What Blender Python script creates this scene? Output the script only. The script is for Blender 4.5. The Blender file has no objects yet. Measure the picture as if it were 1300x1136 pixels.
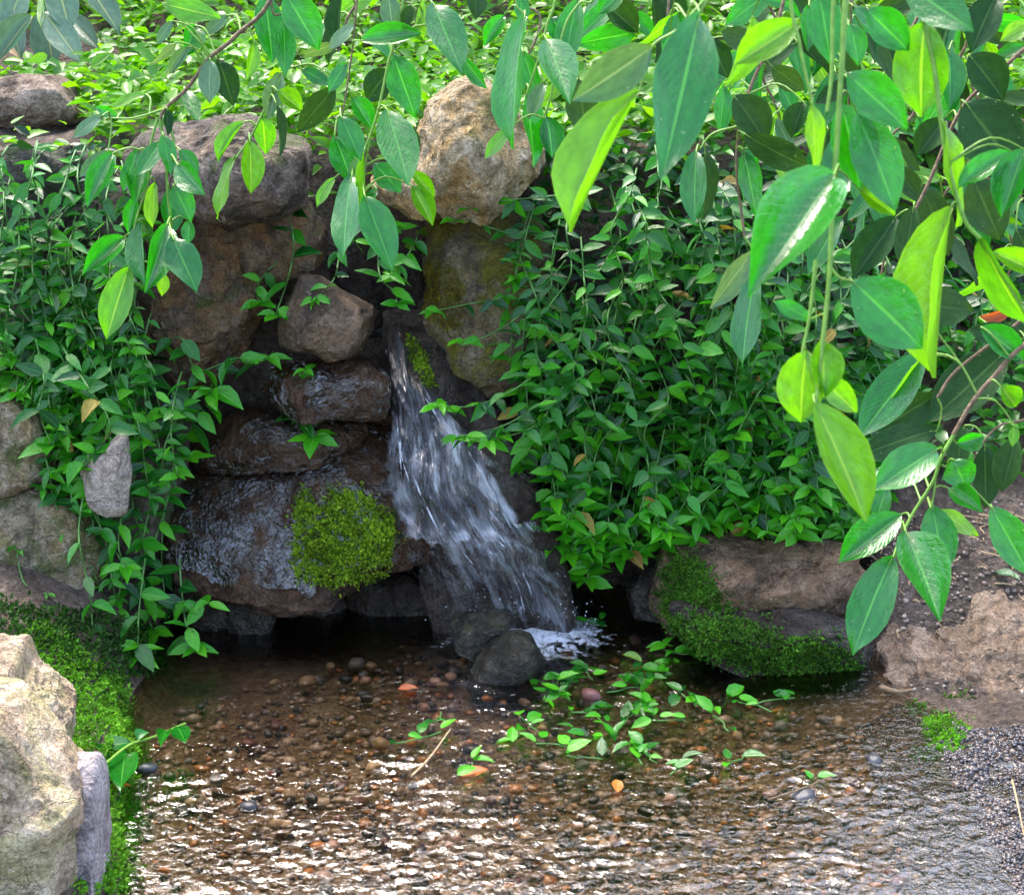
import bpy, math, random
import numpy as np
from mathutils import Vector, Matrix, Quaternion

random.seed(7)
RNG = np.random.default_rng(11)
SC = bpy.context.scene
COL = SC.collection
R = math.radians

# ------------------------------------------------------------------ camera, sky, sun, exposure
F_PX, CX, CY, PITCH = 2230.0, 650.0, 568.0, R(18)
CAM = np.array([0.0, -3.0, 1.3])
cam = bpy.data.cameras.new('camera')
cam_o = bpy.data.objects.new('camera', cam)
COL.objects.link(cam_o)
cam_o.location = CAM
cam_o.rotation_euler = (R(90) - PITCH, 0, 0)
cam.sensor_fit = 'HORIZONTAL'
cam.sensor_width = 36.0
cam.lens = F_PX / 1300.0 * 36.0
cam.clip_start = 0.02
cam.clip_end = 400.0
cam.dof.use_dof = True
cam.dof.focus_distance = 2.75
cam.dof.aperture_fstop = 20.0
SC.camera = cam_o

SUN_ELEV, SUN_AZ = R(60), R(-26)          # azimuth from +Y (behind the wall) towards +X; negative = from the left
world = bpy.data.worlds.new('World')
SC.world = world
world.use_nodes = True
wn = world.node_tree.nodes
sky = wn.new('ShaderNodeTexSky')
sky.sky_type = 'NISHITA'
sky.sun_disc = False
sky.sun_elevation = SUN_ELEV
sky.sun_rotation = SUN_AZ
sky.air_density = 1.0
sky.dust_density = 4.0
sky.ozone_density = 1.0
wn['Background'].inputs['Strength'].default_value = 0.15
world.node_tree.links.new(sky.outputs[0], wn['Background'].inputs['Color'])
sun = bpy.data.lights.new('sun', 'SUN')
sun.energy = 0.95
sun.angle = R(10.5)
sun.color = (1.0, 0.96, 0.90)
sun_o = bpy.data.objects.new('sun', sun)
COL.objects.link(sun_o)
sd = Vector((math.sin(SUN_AZ) * math.cos(SUN_ELEV), math.cos(SUN_AZ) * math.cos(SUN_ELEV), math.sin(SUN_ELEV)))
sun_o.rotation_euler = sd.to_track_quat('Z', 'Y').to_euler()
sun_o.location = sd * 20
SC.view_settings.view_transform = 'Standard'
SC.view_settings.look = 'None'
SC.view_settings.exposure = 2.55
SC.view_settings.gamma = 1.0
SC.render.engine = 'CYCLES'
SC.cycles.max_bounces = 8
SC.cycles.transparent_max_bounces = 16
SC.cycles.sample_clamp_indirect = 6.0

# ------------------------------------------------------------------ pixel rays of the photograph's camera
_fw = np.array([0, math.cos(PITCH), -math.sin(PITCH)])
_up = np.array([0, math.sin(PITCH), math.cos(PITCH)])
_rt = np.array([1.0, 0, 0])
def ray(px, py):
    return _fw + _rt * ((px - CX) / F_PX) - _up * ((py - CY) / F_PX)
def at(px, py, Y):
    d = ray(px, py); return CAM + d * ((Y - CAM[1]) / d[1])
def on(px, py, z):
    d = ray(px, py); return CAM + d * ((z - CAM[2]) / d[2])
def dep(px, py, D):
    return CAM + ray(px, py) * D
def project(P):
    q = np.asarray(P) - CAM
    d = q @ _fw
    return CX + F_PX * (q @ _rt) / d, CY - F_PX * (q @ _up) / d
def inside(poly, x, y):
    poly = np.asarray(poly, float); res = np.zeros(np.shape(x), bool)
    n = len(poly)
    for i in range(n):
        x0, y0 = poly[i]; x1, y1 = poly[(i + 1) % n]
        if y0 == y1: continue
        c = ((y0 > y) != (y1 > y)) & (x < (x1 - x0) * (y - y0) / (y1 - y0) + x0)
        res ^= c
    return res

# ------------------------------------------------------------------ numpy gradient noise
_perm = RNG.permutation(256); _perm = np.concatenate([_perm, _perm, _perm])
_g = RNG.normal(size=(256, 3)); _g /= np.linalg.norm(_g, axis=1)[:, None]
def perlin(P):
    P = np.asarray(P, float)
    i = np.floor(P).astype(int); f = P - i; i &= 255
    u = f * f * f * (f * (f * 6 - 15) + 10)
    out = 0
    for a in (0, 1):
        for b in (0, 1):
            for c in (0, 1):
                h = _perm[_perm[_perm[i[:, 0] + a] + i[:, 1] + b] + i[:, 2] + c]
                gr = _g[h]
                d = gr[:, 0] * (f[:, 0] - a) + gr[:, 1] * (f[:, 1] - b) + gr[:, 2] * (f[:, 2] - c)
                w = (u[:, 0] if a else 1 - u[:, 0]) * (u[:, 1] if b else 1 - u[:, 1]) * (u[:, 2] if c else 1 - u[:, 2])
                out = out + d * w
    return out
def fbm(P, octv=4, gain=0.5, lac=2.03):
    P = np.asarray(P, float); s = 0; a = 1.0
    for _ in range(octv):
        s = s + a * perlin(P); a *= gain; P = P * lac + 17.3
    return s
def smooth(a, b, x):
    t = np.clip((x - a) / (b - a), 0, 1); return t * t * (3 - 2 * t)

# ------------------------------------------------------------------ objects
def mesh(name, V, F, mat=None, smooth_=True, uv=None):
    V = np.asarray(V, np.float32); F = np.asarray(F, np.int32); k = F.shape[1]
    me = bpy.data.meshes.new(name)
    me.vertices.add(len(V)); me.vertices.foreach_set('co', V.ravel())
    me.loops.add(F.size); me.loops.foreach_set('vertex_index', F.ravel())
    me.polygons.add(len(F)); me.polygons.foreach_set('loop_start', np.arange(0, F.size, k, dtype=np.int32))
    me.update(calc_edges=True)
    me.polygons.foreach_set('use_smooth', np.full(len(F), bool(smooth_)))
    if uv is not None:
        l = me.uv_layers.new(name='UVMap'); l.data.foreach_set('uv', np.asarray(uv, np.float32)[F.ravel()].ravel())
    if mat: me.materials.append(mat)
    return me
def link(name, data, parent=None, M=None):
    o = bpy.data.objects.new(name, data); COL.objects.link(o)
    if parent is not None: o.parent = parent
    if M is not None: o.matrix_basis = M
    return o
def tag(o, label=None, cat=None, group=None, kind=None):
    if label: o['label'] = label
    if cat: o['category'] = cat
    if group: o['group'] = group
    if kind: o['kind'] = kind
    return o
def root(name, loc, label, cat, group=None):
    o = bpy.data.objects.new(name, None); o.empty_display_size = 0.02
    COL.objects.link(o); o.location = Vector(loc); return tag(o, label, cat, group)

# ------------------------------------------------------------------ materials
class NT:
    def __init__(s, name):
        s.m = bpy.data.materials.new(name); s.m.use_nodes = True
        s.t = s.m.node_tree; s.t.nodes.clear()
        s.out = s.n('OutputMaterial')
    def n(s, typ, **kw):
        nd = s.t.nodes.new('ShaderNode' + typ)
        for k, v in kw.items(): setattr(nd, k, v)
        return nd
    def l(s, a, b): s.t.links.new(a, b)
    def set(s, sock, v):
        if hasattr(v, 'is_linked') or hasattr(v, 'links'): s.l(v, sock)
        else: sock.default_value = v
    def coord(s, which='Object', scale=None):
        c = s.n('TexCoord').outputs[which]
        if scale is not None:
            mp = s.n('Mapping'); s.l(c, mp.inputs[0]); mp.inputs['Scale'].default_value = scale if hasattr(scale, '__len__') else (scale,) * 3
            c = mp.outputs[0]
        return c
    def noise(s, vec, scale, detail=4, rough=.55, dist=0., col=False):
        nd = s.n('TexNoise'); s.l(vec, nd.inputs['Vector'])
        nd.inputs['Scale'].default_value = scale; nd.inputs['Detail'].default_value = detail
        nd.inputs['Roughness'].default_value = rough; nd.inputs['Distortion'].default_value = dist
        return nd.outputs[1 if col else 0]
    def ramp(s, fac, stops, interp='LINEAR'):
        nd = s.n('ValToRGB'); s.l(fac, nd.inputs[0]); cr = nd.color_ramp; cr.interpolation = interp
        while len(cr.elements) < len(stops): cr.elements.new(.5)
        for e, (p, c) in zip(cr.elements, stops):
            e.position = p; e.color = (*c, 1) if hasattr(c, '__len__') else (c, c, c, 1)
        return nd.outputs[0]
    def mix(s, fac, a, b, mode='MIX'):
        nd = s.n('Mix', data_type='RGBA', blend_type=mode)
        s.set(nd.inputs[0], fac)
        s.set(nd.inputs[6], (*a, 1) if isinstance(a, tuple) else a); s.set(nd.inputs[7], (*b, 1) if isinstance(b, tuple) else b)
        return nd.outputs[2]
    def math(s, op, a, b=0., c=0., clamp=False):
        nd = s.n('Math', operation=op, use_clamp=clamp)
        s.set(nd.inputs[0], a); s.set(nd.inputs[1], b); s.set(nd.inputs[2], c); return nd.outputs[0]
    def bump(s, h, strength=.5, dist=.01, normal=None):
        nd = s.n('Bump'); nd.inputs['Strength'].default_value = strength; nd.inputs['Distance'].default_value = dist
        s.l(h, nd.inputs['Height'])
        if normal is not None: s.l(normal, nd.inputs['Normal'])
        return nd.outputs[0]
    def bsdf(s, col, rough=.6, normal=None, spec=.5, coat=0., coat_rough=.05, coat_ior=1.5):
        b = s.n('BsdfPrincipled'); s.set(b.inputs['Base Color'], (*col, 1) if isinstance(col, tuple) else col)
        s.set(b.inputs['Roughness'], rough); s.set(b.inputs['Specular IOR Level'], spec)
        s.set(b.inputs['Coat Weight'], coat); b.inputs['Coat Roughness'].default_value = coat_rough; b.inputs['Coat IOR'].default_value = coat_ior
        if normal is not None:
            s.l(normal, b.inputs['Normal']); s.l(normal, b.inputs['Coat Normal'])
        return b.outputs[0]
    def finish(s, sh): s.l(sh, s.out.inputs[0]); return s.m

def rock_mat(name, c_dark, c_mid, c_light, patch=None, patch_amt=.5, moss=0., moss_col=(.07, .13, .012), rough=.8, wet=0., scale=1.0):
    t = NT(name); P = t.coord('Object')
    big = t.noise(P, 7 * scale, 5, .6, .6); med = t.noise(P, 30 * scale, 6, .65, .3); fine = t.noise(P, 160 * scale, 4, .7)
    v = t.math('ADD', t.math('MULTIPLY', big, .55), t.math('ADD', t.math('MULTIPLY', med, .35), t.math('MULTIPLY', fine, .2)))
    col = t.ramp(v, [(.43, c_dark), (.53, c_mid), (.64, c_light)])
    if patch:
        pm = t.ramp(t.noise(P, 9 * scale, 4, .6, 1.2), [(.5 - .12 * patch_amt, 0.), (.62 - .12 * patch_amt, patch_amt)])
        col = t.mix(pm, col, patch)
    spk = t.ramp(t.noise(P, 240 * scale, 3, .6), [(.30, .6), (.50, 1.), (.70, 1.35)])
    col = t.mix(1., col, spk, 'MULTIPLY')
    stn = t.ramp(t.noise(P, 24 * scale, 6, .75, 1.5), [(.36, .5), (.5, 1.), (.64, 1.3)])
    col = t.mix(1., col, stn, 'MULTIPLY')
    lich = t.ramp(t.noise(P, 52 * scale, 4, .6, .8), [(.63, 0.), (.67, .5)])
    col = t.mix(lich, col, tuple(min(1., a * 1.25) for a in c_light))
    vor = t.n('TexVoronoi', feature='DISTANCE_TO_EDGE'); vor.inputs['Scale'].default_value = 11 * scale
    dv = t.mix(.09, P, t.noise(P, 14 * scale, 4, .6, 0, True)); t.l(dv, vor.inputs['Vector'])
    crack = t.ramp(vor.outputs[0], [(0., .0), (.018, 1.)])
    if moss:
        g = t.n('NewGeometry'); sx = t.n('SeparateXYZ'); t.l(g.outputs['Normal'], sx.inputs[0])
        mm = t.math('ADD', t.noise(P, 12 * scale, 6, .7, .5), t.math('MULTIPLY', sx.outputs[2], .10))
        mk = t.ramp(mm, [(.60 - .22 * moss, 0.), (.70 - .2 * moss, .9)])
        mcol = t.ramp(t.noise(P, 120, 3, .7), [(.35, tuple(.45 * a for a in moss_col)), (.65, moss_col)])
        col = t.mix(mk, col, mcol)
    h = t.math('ADD', t.math('MULTIPLY', med, .8), t.math('ADD', t.math('MULTIPLY', fine, .22), t.math('MULTIPLY', crack, .12)))
    nrm = t.bump(h, 1., .022)
    if wet:
        wn_ = t.noise(P, 95 * scale, 3, .55, .9)
        wn2 = t.noise(P, 42 * scale, 2, .5, 1.2)
        nrm2 = t.bump(t.math('ADD', wn_, t.math('MULTIPLY', wn2, 1.5)), 1., .016)
        b = t.n('BsdfPrincipled')
        t.l(t.mix(1., col, (.62, .58, .55), 'MULTIPLY'), b.inputs['Base Color'])
        b.inputs['Roughness'].default_value = .45
        t.l(nrm, b.inputs['Normal'])
        t.l(t.ramp(t.noise(P, 10 * scale, 3, .5, .4), [(.40, .12 * wet), (.58, wet)]), b.inputs['Coat Weight']); b.inputs['Coat Roughness'].default_value = .05; b.inputs['Coat IOR'].default_value = 1.55; b.inputs['Specular IOR Level'].default_value = .15
        t.l(nrm2, b.inputs['Coat Normal'])
        return t.finish(b.outputs[0])
    return t.finish(t.bsdf(col, rough, nrm, .35))

def leaf_mat(name, c_a, c_b, trans=.35, rough=.32, spec=.5, island=False, veins=True, c_vein=None, trans_col=None, back=1.35, coat=0.):
    t = NT(name)
    rnd = t.n('NewGeometry').outputs['Random Per Island'] if island else t.n('ObjectInfo').outputs['Random']
    col = t.ramp(rnd, [(0., c_a), (1., c_b)])
    nz = t.noise(t.coord('UV'), 5, 4, .6)
    col = t.mix(1., col, t.ramp(nz, [(.3, .72), (.7, 1.18)]), 'MULTIPLY')
    nrm = None
    if veins:
        col = t.mix(t.ramp(t.noise(t.coord('Object'), 30, 1, .4), [(.80, 0.), (.815, .7)]), col, (.75, .75, .7))
        col = t.mix(t.ramp(t.noise(t.coord('Object'), 7, 3, .6), [(.70, 0.), (.73, .75)]), col, (.10, .065, .02))
        blot = t.ramp(t.noise(t.coord('Object'), 3.2, 5, .7, .6), [(.30, .8), (.42, 1.)])
        col = t.mix(1., col, blot, 'MULTIPLY')
        uv = t.n('SeparateXYZ'); t.l(t.coord('UV'), uv.inputs[0])
        ax = t.math('ABSOLUTE', t.math('SUBTRACT', uv.outputs[0], .5))
        mid = t.ramp(ax, [(0., 1.), (.018, .9), (.035, 0.)])
        ph = t.math('SUBTRACT', t.math('MULTIPLY', uv.outputs[1], 13.), t.math('MULTIPLY', ax, 9.))
        tri = t.math('ABSOLUTE', t.math('SUBTRACT', t.math('FRACT', ph), .5))
        side = t.ramp(tri, [(0., 1.), (.10, 0.)])
        edge = t.ramp(ax, [(.46, 0.), (.5, .8)])
        vv = t.math('MAXIMUM', t.math('MAXIMUM', mid, t.math('MULTIPLY', side, .12)), t.math('MULTIPLY', edge, .6))
        cv = c_vein or tuple(min(1, a * 2.2) for a in c_b)
        col = t.mix(t.math('MULTIPLY', vv, .75), col, cv)
        nrm = t.bump(t.math('ADD', t.math('MULTIPLY', mid, -1.), t.math('ADD', t.math('MULTIPLY', side, -.35), t.math('MULTIPLY', nz, 1.2))), .16, .02)
    gb = t.n('NewGeometry').outputs['Backfacing']
    colb = t.mix(1., col, (back, back, back * 1.25), 'MULTIPLY')
    colf = t.mix(gb, col, colb)
    b = t.bsdf(colf, rough, nrm, spec, coat, .12, 1.65)
    tr = t.n('BsdfTranslucent')
    tcol = t.mix(1., col, trans_col or (2.6, 2.3, .6), 'MULTIPLY')
    t.l(tcol, tr.inputs[0])
    mx = t.n('MixShader'); mx.inputs[0].default_value = trans
    t.l(b, mx.inputs[1]); t.l(tr.outputs[0], mx.inputs[2])
    return t.finish(mx.outputs[0])

def plain(name, c1, c2, rough=.6, scale=60, bump=.3, spec=.4):
    t = NT(name); P = t.coord('Object'); n_ = t.noise(P, scale, 5, .6)
    return t.finish(t.bsdf(t.ramp(n_, [(.35, c1), (.65, c2)]), rough, t.bump(n_, bump, .004), spec))

M_young_lit = leaf_mat('young_backlit_ficus_leaf', (.075, .27, .006), (.15, .36, .008), .5, .3, .5, trans_col=(1.5, 1.75, .3), c_vein=(.32, .52, .05), coat=.4)  # young and backlit leaves alike: the backlight is put into the yellow green
M_ficus = leaf_mat('ficus_leaf', (.006, .125, .010), (.018, .20, .010), .38, .2, .5, trans_col=(2.2, 2.6, .35), c_vein=(.07, .34, .04), coat=.5)
M_shaded = leaf_mat('shaded_ficus_leaf', (.008, .048, .010), (.030, .085, .016), .2, .42, .2, c_vein=(.05, .13, .03))  # darker copy of the ficus leaf, with shade put into its colour
M_grey = leaf_mat('grey_sheen_ficus_leaf', (.05, .15, .06), (.10, .21, .10), .2, .35, .5, c_vein=(.2, .33, .18))  # sky sheen put into the leaf colour; serves pale undersides too
M_vine = leaf_mat('vine_leaf', (.004, .060, .008), (.034, .25, .013), .28, .24, .5, trans_col=(1.8, 2.0, .35), c_vein=(.07, .30, .04), back=1.15)
M_vyoung = leaf_mat('young_vine_leaf', (.03, .27, .008), (.09, .42, .010), .32, .28, .45, trans_col=(1.5, 1.6, .3), c_vein=(.14, .45, .04), back=1.15)
M_cover = leaf_mat('ground_cover_leaf', (.045, .19, .008), (.15, .36, .010), .42, .33, .5, island=True, veins=False, trans_col=(2.2, 2.1, .45))
M_under = leaf_mat('shade_leaf', (.004, .030, .006), (.014, .085, .009), .25, .36, .4, island=True, veins=False)  # very dark green paints the shade of the gaps between the vines
M_stem_g = plain('green_stem', (.12, .26, .03), (.2, .38, .05), .45, 90)
M_stem_v = plain('vine_stem', (.05, .15, .03), (.1, .24, .05), .5, 90)
M_wood = plain('twig_bark', (.10, .065, .035), (.22, .15, .09), .8, 140, .6)
M_dead = leaf_mat('dead_leaf', (.45, .10, .02), (.55, .18, .03), .3, .3, .5, trans_col=(1.4, 1., .6), c_vein=(.6, .3, .08))
M_straw = plain('dry_straw', (.28, .18, .09), (.5, .36, .2), .7, 120)
M_varie = leaf_mat('broad_leaf', (.03, .10, .05), (.09, .19, .11), .2, .3, .6, c_vein=(.3, .36, .1))

# ------------------------------------------------------------------ the setting: ground
def height(x, y):
    n1 = fbm(np.c_[x * 6, y * 6, x * 0 + 3.1], 4)
    shore_r = .60 - .03 * (y + .5)
    right = smooth(0, .10, x - shore_r)
    shore_l = np.interp(y, [-1.5, -.85, -.55, -.3], [-.48, -.50, -.555, -.595])
    left = smooth(0, .10, shore_l - x + .012 * np.sin(y * 19))
    front = smooth(-1.35, -1.6, y)
    mud = np.clip(.012 + .72 * (y + .26), .012, .55)
    h = np.full_like(x, -.045) + .012 * n1
    n2 = fbm(np.c_[x * 19, y * 19, x * 0 + 1.7], 4)
    h = h * (1 - right) + right * (mud + .035 * n1 + .014 * n2)
    h = h * (1 - left) + left * np.maximum(.06 + .02 * n1 + .12 * smooth(.0, .25, -.62 - x) * smooth(-.6, -.4, y), h)
    h = np.where(y < -1.3, h * (1 - front) + front * (.05 + .02 * n1), h)
    y0 = .13 + .34 * smooth(.48, .75, x)
    wall = smooth(0, .12, y - y0)
    top = .80 + .10 * np.clip(y - .2, 0, .5) + .42 * np.clip(y - .7, 0, 1.2) ** 1.5 + .5 * np.clip(y - 1.9, 0, 6) + .03 * n1
    top = np.minimum(top, 3.2)
    return h * (1 - wall) + wall * np.maximum(top, h)
def grid_axis(lo, hi, step, far):
    a = np.arange(lo, hi, step); o = step * 1.35 ** np.arange(1, 40)
    r_ = hi + np.cumsum(o); l_ = lo - np.cumsum(o)
    return np.concatenate([l_[l_ > -far][::-1], a, r_[r_ < far]])
gx = grid_axis(-1.3, 1.3, .0125, 90); gy = grid_axis(-1.4, 1.6, .0125, 90)
XX, YY = np.meshgrid(gx, gy); H = height(XX.ravel(), YY.ravel())
def grid_faces(ny, nx):
    i = np.arange(ny * nx).reshape(ny, nx)
    return np.stack([i[:-1, :-1].ravel(), i[:-1, 1:].ravel(), i[1:, 1:].ravel(), i[1:, :-1].ravel()], 1)
def ground_mat():
    t = NT('soil_and_pond_bed'); P = t.coord('Object')
    a = t.noise(P, 9, 6, .65, .5); b = t.noise(P, 70, 5, .65); c = t.noise(P, 220, 3, .6)
    soil = t.ramp(t.math('ADD', t.math('MULTIPLY', a, .4), t.math('ADD', t.math('MULTIPLY', b, .4), t.math('MULTIPLY', c, .2))), [(.40, (.04, .027, .019)), (.52, (.125, .088, .064)), (.61, (.27, .2, .155))])
    bed = t.ramp(t.math('ADD', t.math('MULTIPLY', a, .5), t.math('MULTIPLY', b, .5)), [(.34, (.13, .078, .042)), (.5, (.30, .20, .118)), (.66, (.46, .345, .235))])
    s = t.n('SeparateXYZ'); t.l(P, s.inputs[0])
    z = t.math('ADD', s.outputs[2], t.math('MULTIPLY', t.math('SUBTRACT', a, .5), .05))
    dry = t.ramp(t.math('ADD', t.math('MULTIPLY', z, 25.), .45), [(.1, 0.), (.6, 1.)])
    col = t.mix(dry, bed, soil)
    vor = t.n('TexVoronoi'); vor.inputs['Scale'].default_value = 75; t.l(P, vor.inputs['Vector'])
    hgt = t.math('ADD', t.math('MULTIPLY', b, 1.), t.math('ADD', t.math('MULTIPLY', c, .5), t.math('MULTIPLY', vor.outputs[0], -.5)))
    rough = t.ramp(dry, [(0., .22), (1., .8)])
    return t.finish(t.bsdf(col, rough, t.bump(hgt, 1., .022), .4))
ground = link('ground', mesh('ground', np.c_[XX.ravel(), YY.ravel(), H], grid_faces(len(gy), len(gx)), ground_mat()))
tag(ground, 'brown muddy earth of the bank and the sandy bed of the pond', None, None, 'structure')

def ground_hit(px, py):
    """Where the viewing ray through a pixel first meets the ground."""
    d = ray(px, py); t_ = np.arange(1.8, 4.6, .004); Q = CAM + d * t_[:, None]
    k = np.argmax(Q[:, 2] < height(Q[:, 0], Q[:, 1])); return Q[k]
# ------------------------------------------------------------------ pond water: real ripples
def water_mat():
    t = NT('pond_water'); P = t.coord('Object')
    n1 = t.noise(P, 62, 3, .55, 1.3)
    nrm = t.bump(n1, .3, .010)
    fr = t.n('Fresnel'); fr.inputs['IOR'].default_value = 2.05; t.l(nrm, fr.inputs['Normal'])
    gl = t.n('BsdfGlossy'); gl.inputs['Roughness'].default_value = .02; gl.inputs['Color'].default_value = (1, 1, 1, 1); t.l(nrm, gl.inputs['Normal'])
    tr = t.n('BsdfTransparent'); tr.inputs[0].default_value = (.93, .88, .80, 1)
    mx = t.n('MixShader'); t.l(fr.outputs[0], mx.inputs[0]); t.l(tr.outputs[0], mx.inputs[1]); t.l(gl.outputs[0], mx.inputs[2])
    return t.finish(mx.outputs[0])
wx = np.arange(-.80, .78, .005); wy = np.arange(-1.5, .20, .005)
WX, WY = np.meshgrid(wx, wy); wxr, wyr = WX.ravel(), WY.ravel()
q = np.c_[wxr * 30, wyr * 35, wxr * 0]
warp = np.c_[perlin(q * .5 + 5), perlin(q * .5 + 9), perlin(q * .5 + 14)] * 1.3
rip = (1 - np.abs(perlin(q + warp)) * 2.2) * .62 + perlin(q * 2.2 + warp * 1.5 + 3) * .42 + perlin(q * 4.3 + warp * 3 + 7) * .12
amp = np.clip(.5 + 1.7 * fbm(np.c_[wxr * 4.2, wyr * 5.5, wxr * 0 + 8], 2), .06, 1)
amp *= .4 + .6 * smooth(.02, -.2, wyr)
amp *= 1 - .75 * smooth(.34, .5, wxr) * smooth(-.62, -.45, wyr)
amp *= 1 - .8 * smooth(-.38, -.5, wxr) * smooth(-.55, -.35, wyr)
fall = np.hypot(wxr - .05, (wyr + .10) * 1.1)
wz = rip * amp * .0062 + .006 * np.sin(fall * 85 + 2 * warp[:, 0]) * np.exp(-fall * 6)
water = link('pond_water', mesh('pond_water', np.c_[wxr, wyr, wz], grid_faces(len(wy), len(wx)), water_mat()))
tag(water, 'shallow rippled pond water below the waterfall', None, None, 'structure')

# ------------------------------------------------------------------ rocks
import bmesh
_ico = {}
def ico(sub):
    if sub not in _ico:
        bm = bmesh.new(); bmesh.ops.create_icosphere(bm, subdivisions=sub, radius=1)
        V = np.array([v.co[:] for v in bm.verts]); F = np.array([[v.index for v in f.verts] for f in bm.faces]); bm.free()
        _ico[sub] = (V, F)
    return _ico[sub]
ROCKS = {}
def rock(key, outline, Y, depth, mat, label, lean=0., sub=5, seed=0, facets=16, rough=.05, box=.62, name='rock', ysk=0., group=None):
    """A closed boulder whose face towards the viewer has the given outline; depth is its half thickness in metres."""
    rg = np.random.default_rng(seed + 100)
    V, F = ico(sub); V = V.copy()
    for _ in range(int(facets * 1.4)):                        # chip flat faces off the unit ball
        n_ = rg.normal(size=3); n_ /= np.linalg.norm(n_); off = rg.uniform(.62, .92)
        d = V @ n_ - off; V -= np.clip(d, 0, None)[:, None] * n_ * .96
    ol = np.array([at(x, y, Y) for x, y in outline]); c = ol.mean(0)
    ang = np.arctan2(ol[:, 2] - c[2], ol[:, 0] - c[0])
    # radial outline function
    T = np.linspace(-np.pi, np.pi, 361); rad = np.zeros(361)
    P0 = ol[:, [0, 2]] - c[[0, 2]]; P1 = np.roll(P0, -1, 0)
    for i, th in enumerate(T):
        dx, dz = math.cos(th), math.sin(th); best = 0
        for a, b in zip(P0, P1):
            ex, ez = b - a; den = dx * ez - dz * ex
            if abs(den) < 1e-12: continue
            t_ = (a[0] * ez - a[1] * ex) / den; s_ = (a[0] * dz - a[1] * dx) / den
            if t_ > 0 and -1e-6 <= s_ <= 1 + 1e-6: best = max(best, t_)
        rad[i] = best
    k = np.ones(5) / 5; rad = np.convolve(np.r_[rad[-3:-1], rad, rad[1:3]], k, 'valid')[:361]
    rho = np.hypot(V[:, 0], V[:, 2]); th = np.arctan2(V[:, 2], V[:, 0])
    nb = 60; bi = np.clip(((th + np.pi) / (2 * np.pi) * nb).astype(int), 0, nb - 1); mx_ = np.full(nb, .3); np.maximum.at(mx_, bi, rho)
    mx_ = np.convolve(np.r_[mx_[-2:], mx_, mx_[:2]], np.ones(5) / 5, 'valid')
    rmax = np.interp(th, (np.arange(-1, nb + 1) + .5) / nb * 2 * np.pi - np.pi, np.r_[mx_[-1], mx_, mx_[0]])
    rr = np.clip(rho / rmax, 0, 1.05) ** box
    r_ = np.interp(th, T, rad)
    Q = np.c_[rr * r_ * np.cos(th), V[:, 1] * depth, rr * r_ * np.sin(th)]
    size = float(np.mean(rad))
    s = 1.0 / max(size, .03)
    nd = V / np.maximum(np.linalg.norm(V, axis=1), 1e-6)[:, None]
    disp = fbm(Q * s * 1.3 + seed * 3.7, 5, .55) * rough * 1.9 - (np.abs(fbm(Q * s * 2.4 + seed * 1.9 + 40, 5, .6)) - .25) * rough * 2.1
    Q = Q + nd * (disp * size * 1.3)[:, None]
    Q[:, 1] += lean * Q[:, 2] + ysk * Q[:, 0]
    me = mesh(name, Q, F, mat)
    try: me.set_sharp_from_angle(angle=R(38))
    except Exception: pass
    o = link(name, me); o.location = Vector(c); tag(o, label, 'rock', group)
    ROCKS[key] = (Q + c, F)
    return o

K_tan = rock_mat('tan_boulder', (.16, .105, .045), (.33, .25, .14), (.50, .42, .29), (.32, .18, .035), .6, moss=.12, moss_col=(.13, .13, .02), rough=.85)
K_cap = rock_mat('slate_capstone', (.028, .021, .015), (.088, .066, .048), (.27, .215, .165), (.18, .10, .045), .35, moss=.1, moss_col=(.08, .1, .02))
K_gb = rock_mat('grey_brown_boulder', (.08, .052, .034), (.2, .14, .095), (.37, .28, .21), rough=.85)
K_rust = rock_mat('rusty_stone', (.04, .025, .018), (.115, .075, .05), (.21, .16, .11), (.20, .10, .03), .6, moss=.15, moss_col=(.08, .1, .015))
K_pillar = rock_mat('mossy_stone', (.05, .04, .026), (.13, .10, .06), (.24, .20, .13), (.16, .11, .04), .4, moss=.55, moss_col=(.17, .15, .008))
K_wedge = rock_mat('wedge_stone', (.028, .019, .013), (.085, .056, .037), (.2, .14, .095), (.15, .08, .03), .4, rough=.5)
K_wet = rock_mat('wet_stone', (.035, .019, .011), (.095, .054, .032), (.17, .11, .072), (.12, .058, .02), .5, wet=1.)
K_wetd = rock_mat('dark_wet_stone', (.018, .013, .010), (.046, .034, .027), (.10, .078, .062), wet=.8)
K_pool = rock_mat('dark_pool_stone', (.015, .014, .012), (.04, .038, .03), (.09, .085, .065), moss=.12, moss_col=(.08, .09, .03), wet=.35)
K_right = rock_mat('brown_boulder', (.035, .021, .012), (.11, .066, .037), (.24, .155, .095), (.16, .085, .035), .5, rough=.5)
K_left = rock_mat('lichened_stone', (.09, .07, .045), (.22, .175, .11), (.38, .32, .24), (.2, .13, .035), .5, moss=.45, moss_col=(.09, .11, .02))
K_leftd = rock_mat('dark_mossy_stone', (.03, .027, .02), (.075, .066, .046), (.15, .13, .1), moss=.35, moss_col=(.04, .07, .015))  # dark mossy tone of the stones behind the left vines
K_pale = rock_mat('pale_stone', (.2, .145, .11), (.37, .29, .24), (.54, .45, .39), rough=.85)
K_mud = rock_mat('mud_coloured_rock', (.06, .038, .024), (.21, .14, .09), (.38, .28, .2), (.13, .08, .045), .5, rough=.7)
K_fg = rock_mat('foreground_boulder', (.19, .125, .075), (.40, .295, .20), (.58, .47, .35), (.29, .27, .09), .55, rough=.85)
K_fgd = rock_mat('foreground_shaded_face', (.15, .12, .12), (.3, .25, .25), (.46, .4, .38), rough=.8)  # lilac grey paints the shadow on the boulder's right face

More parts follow.
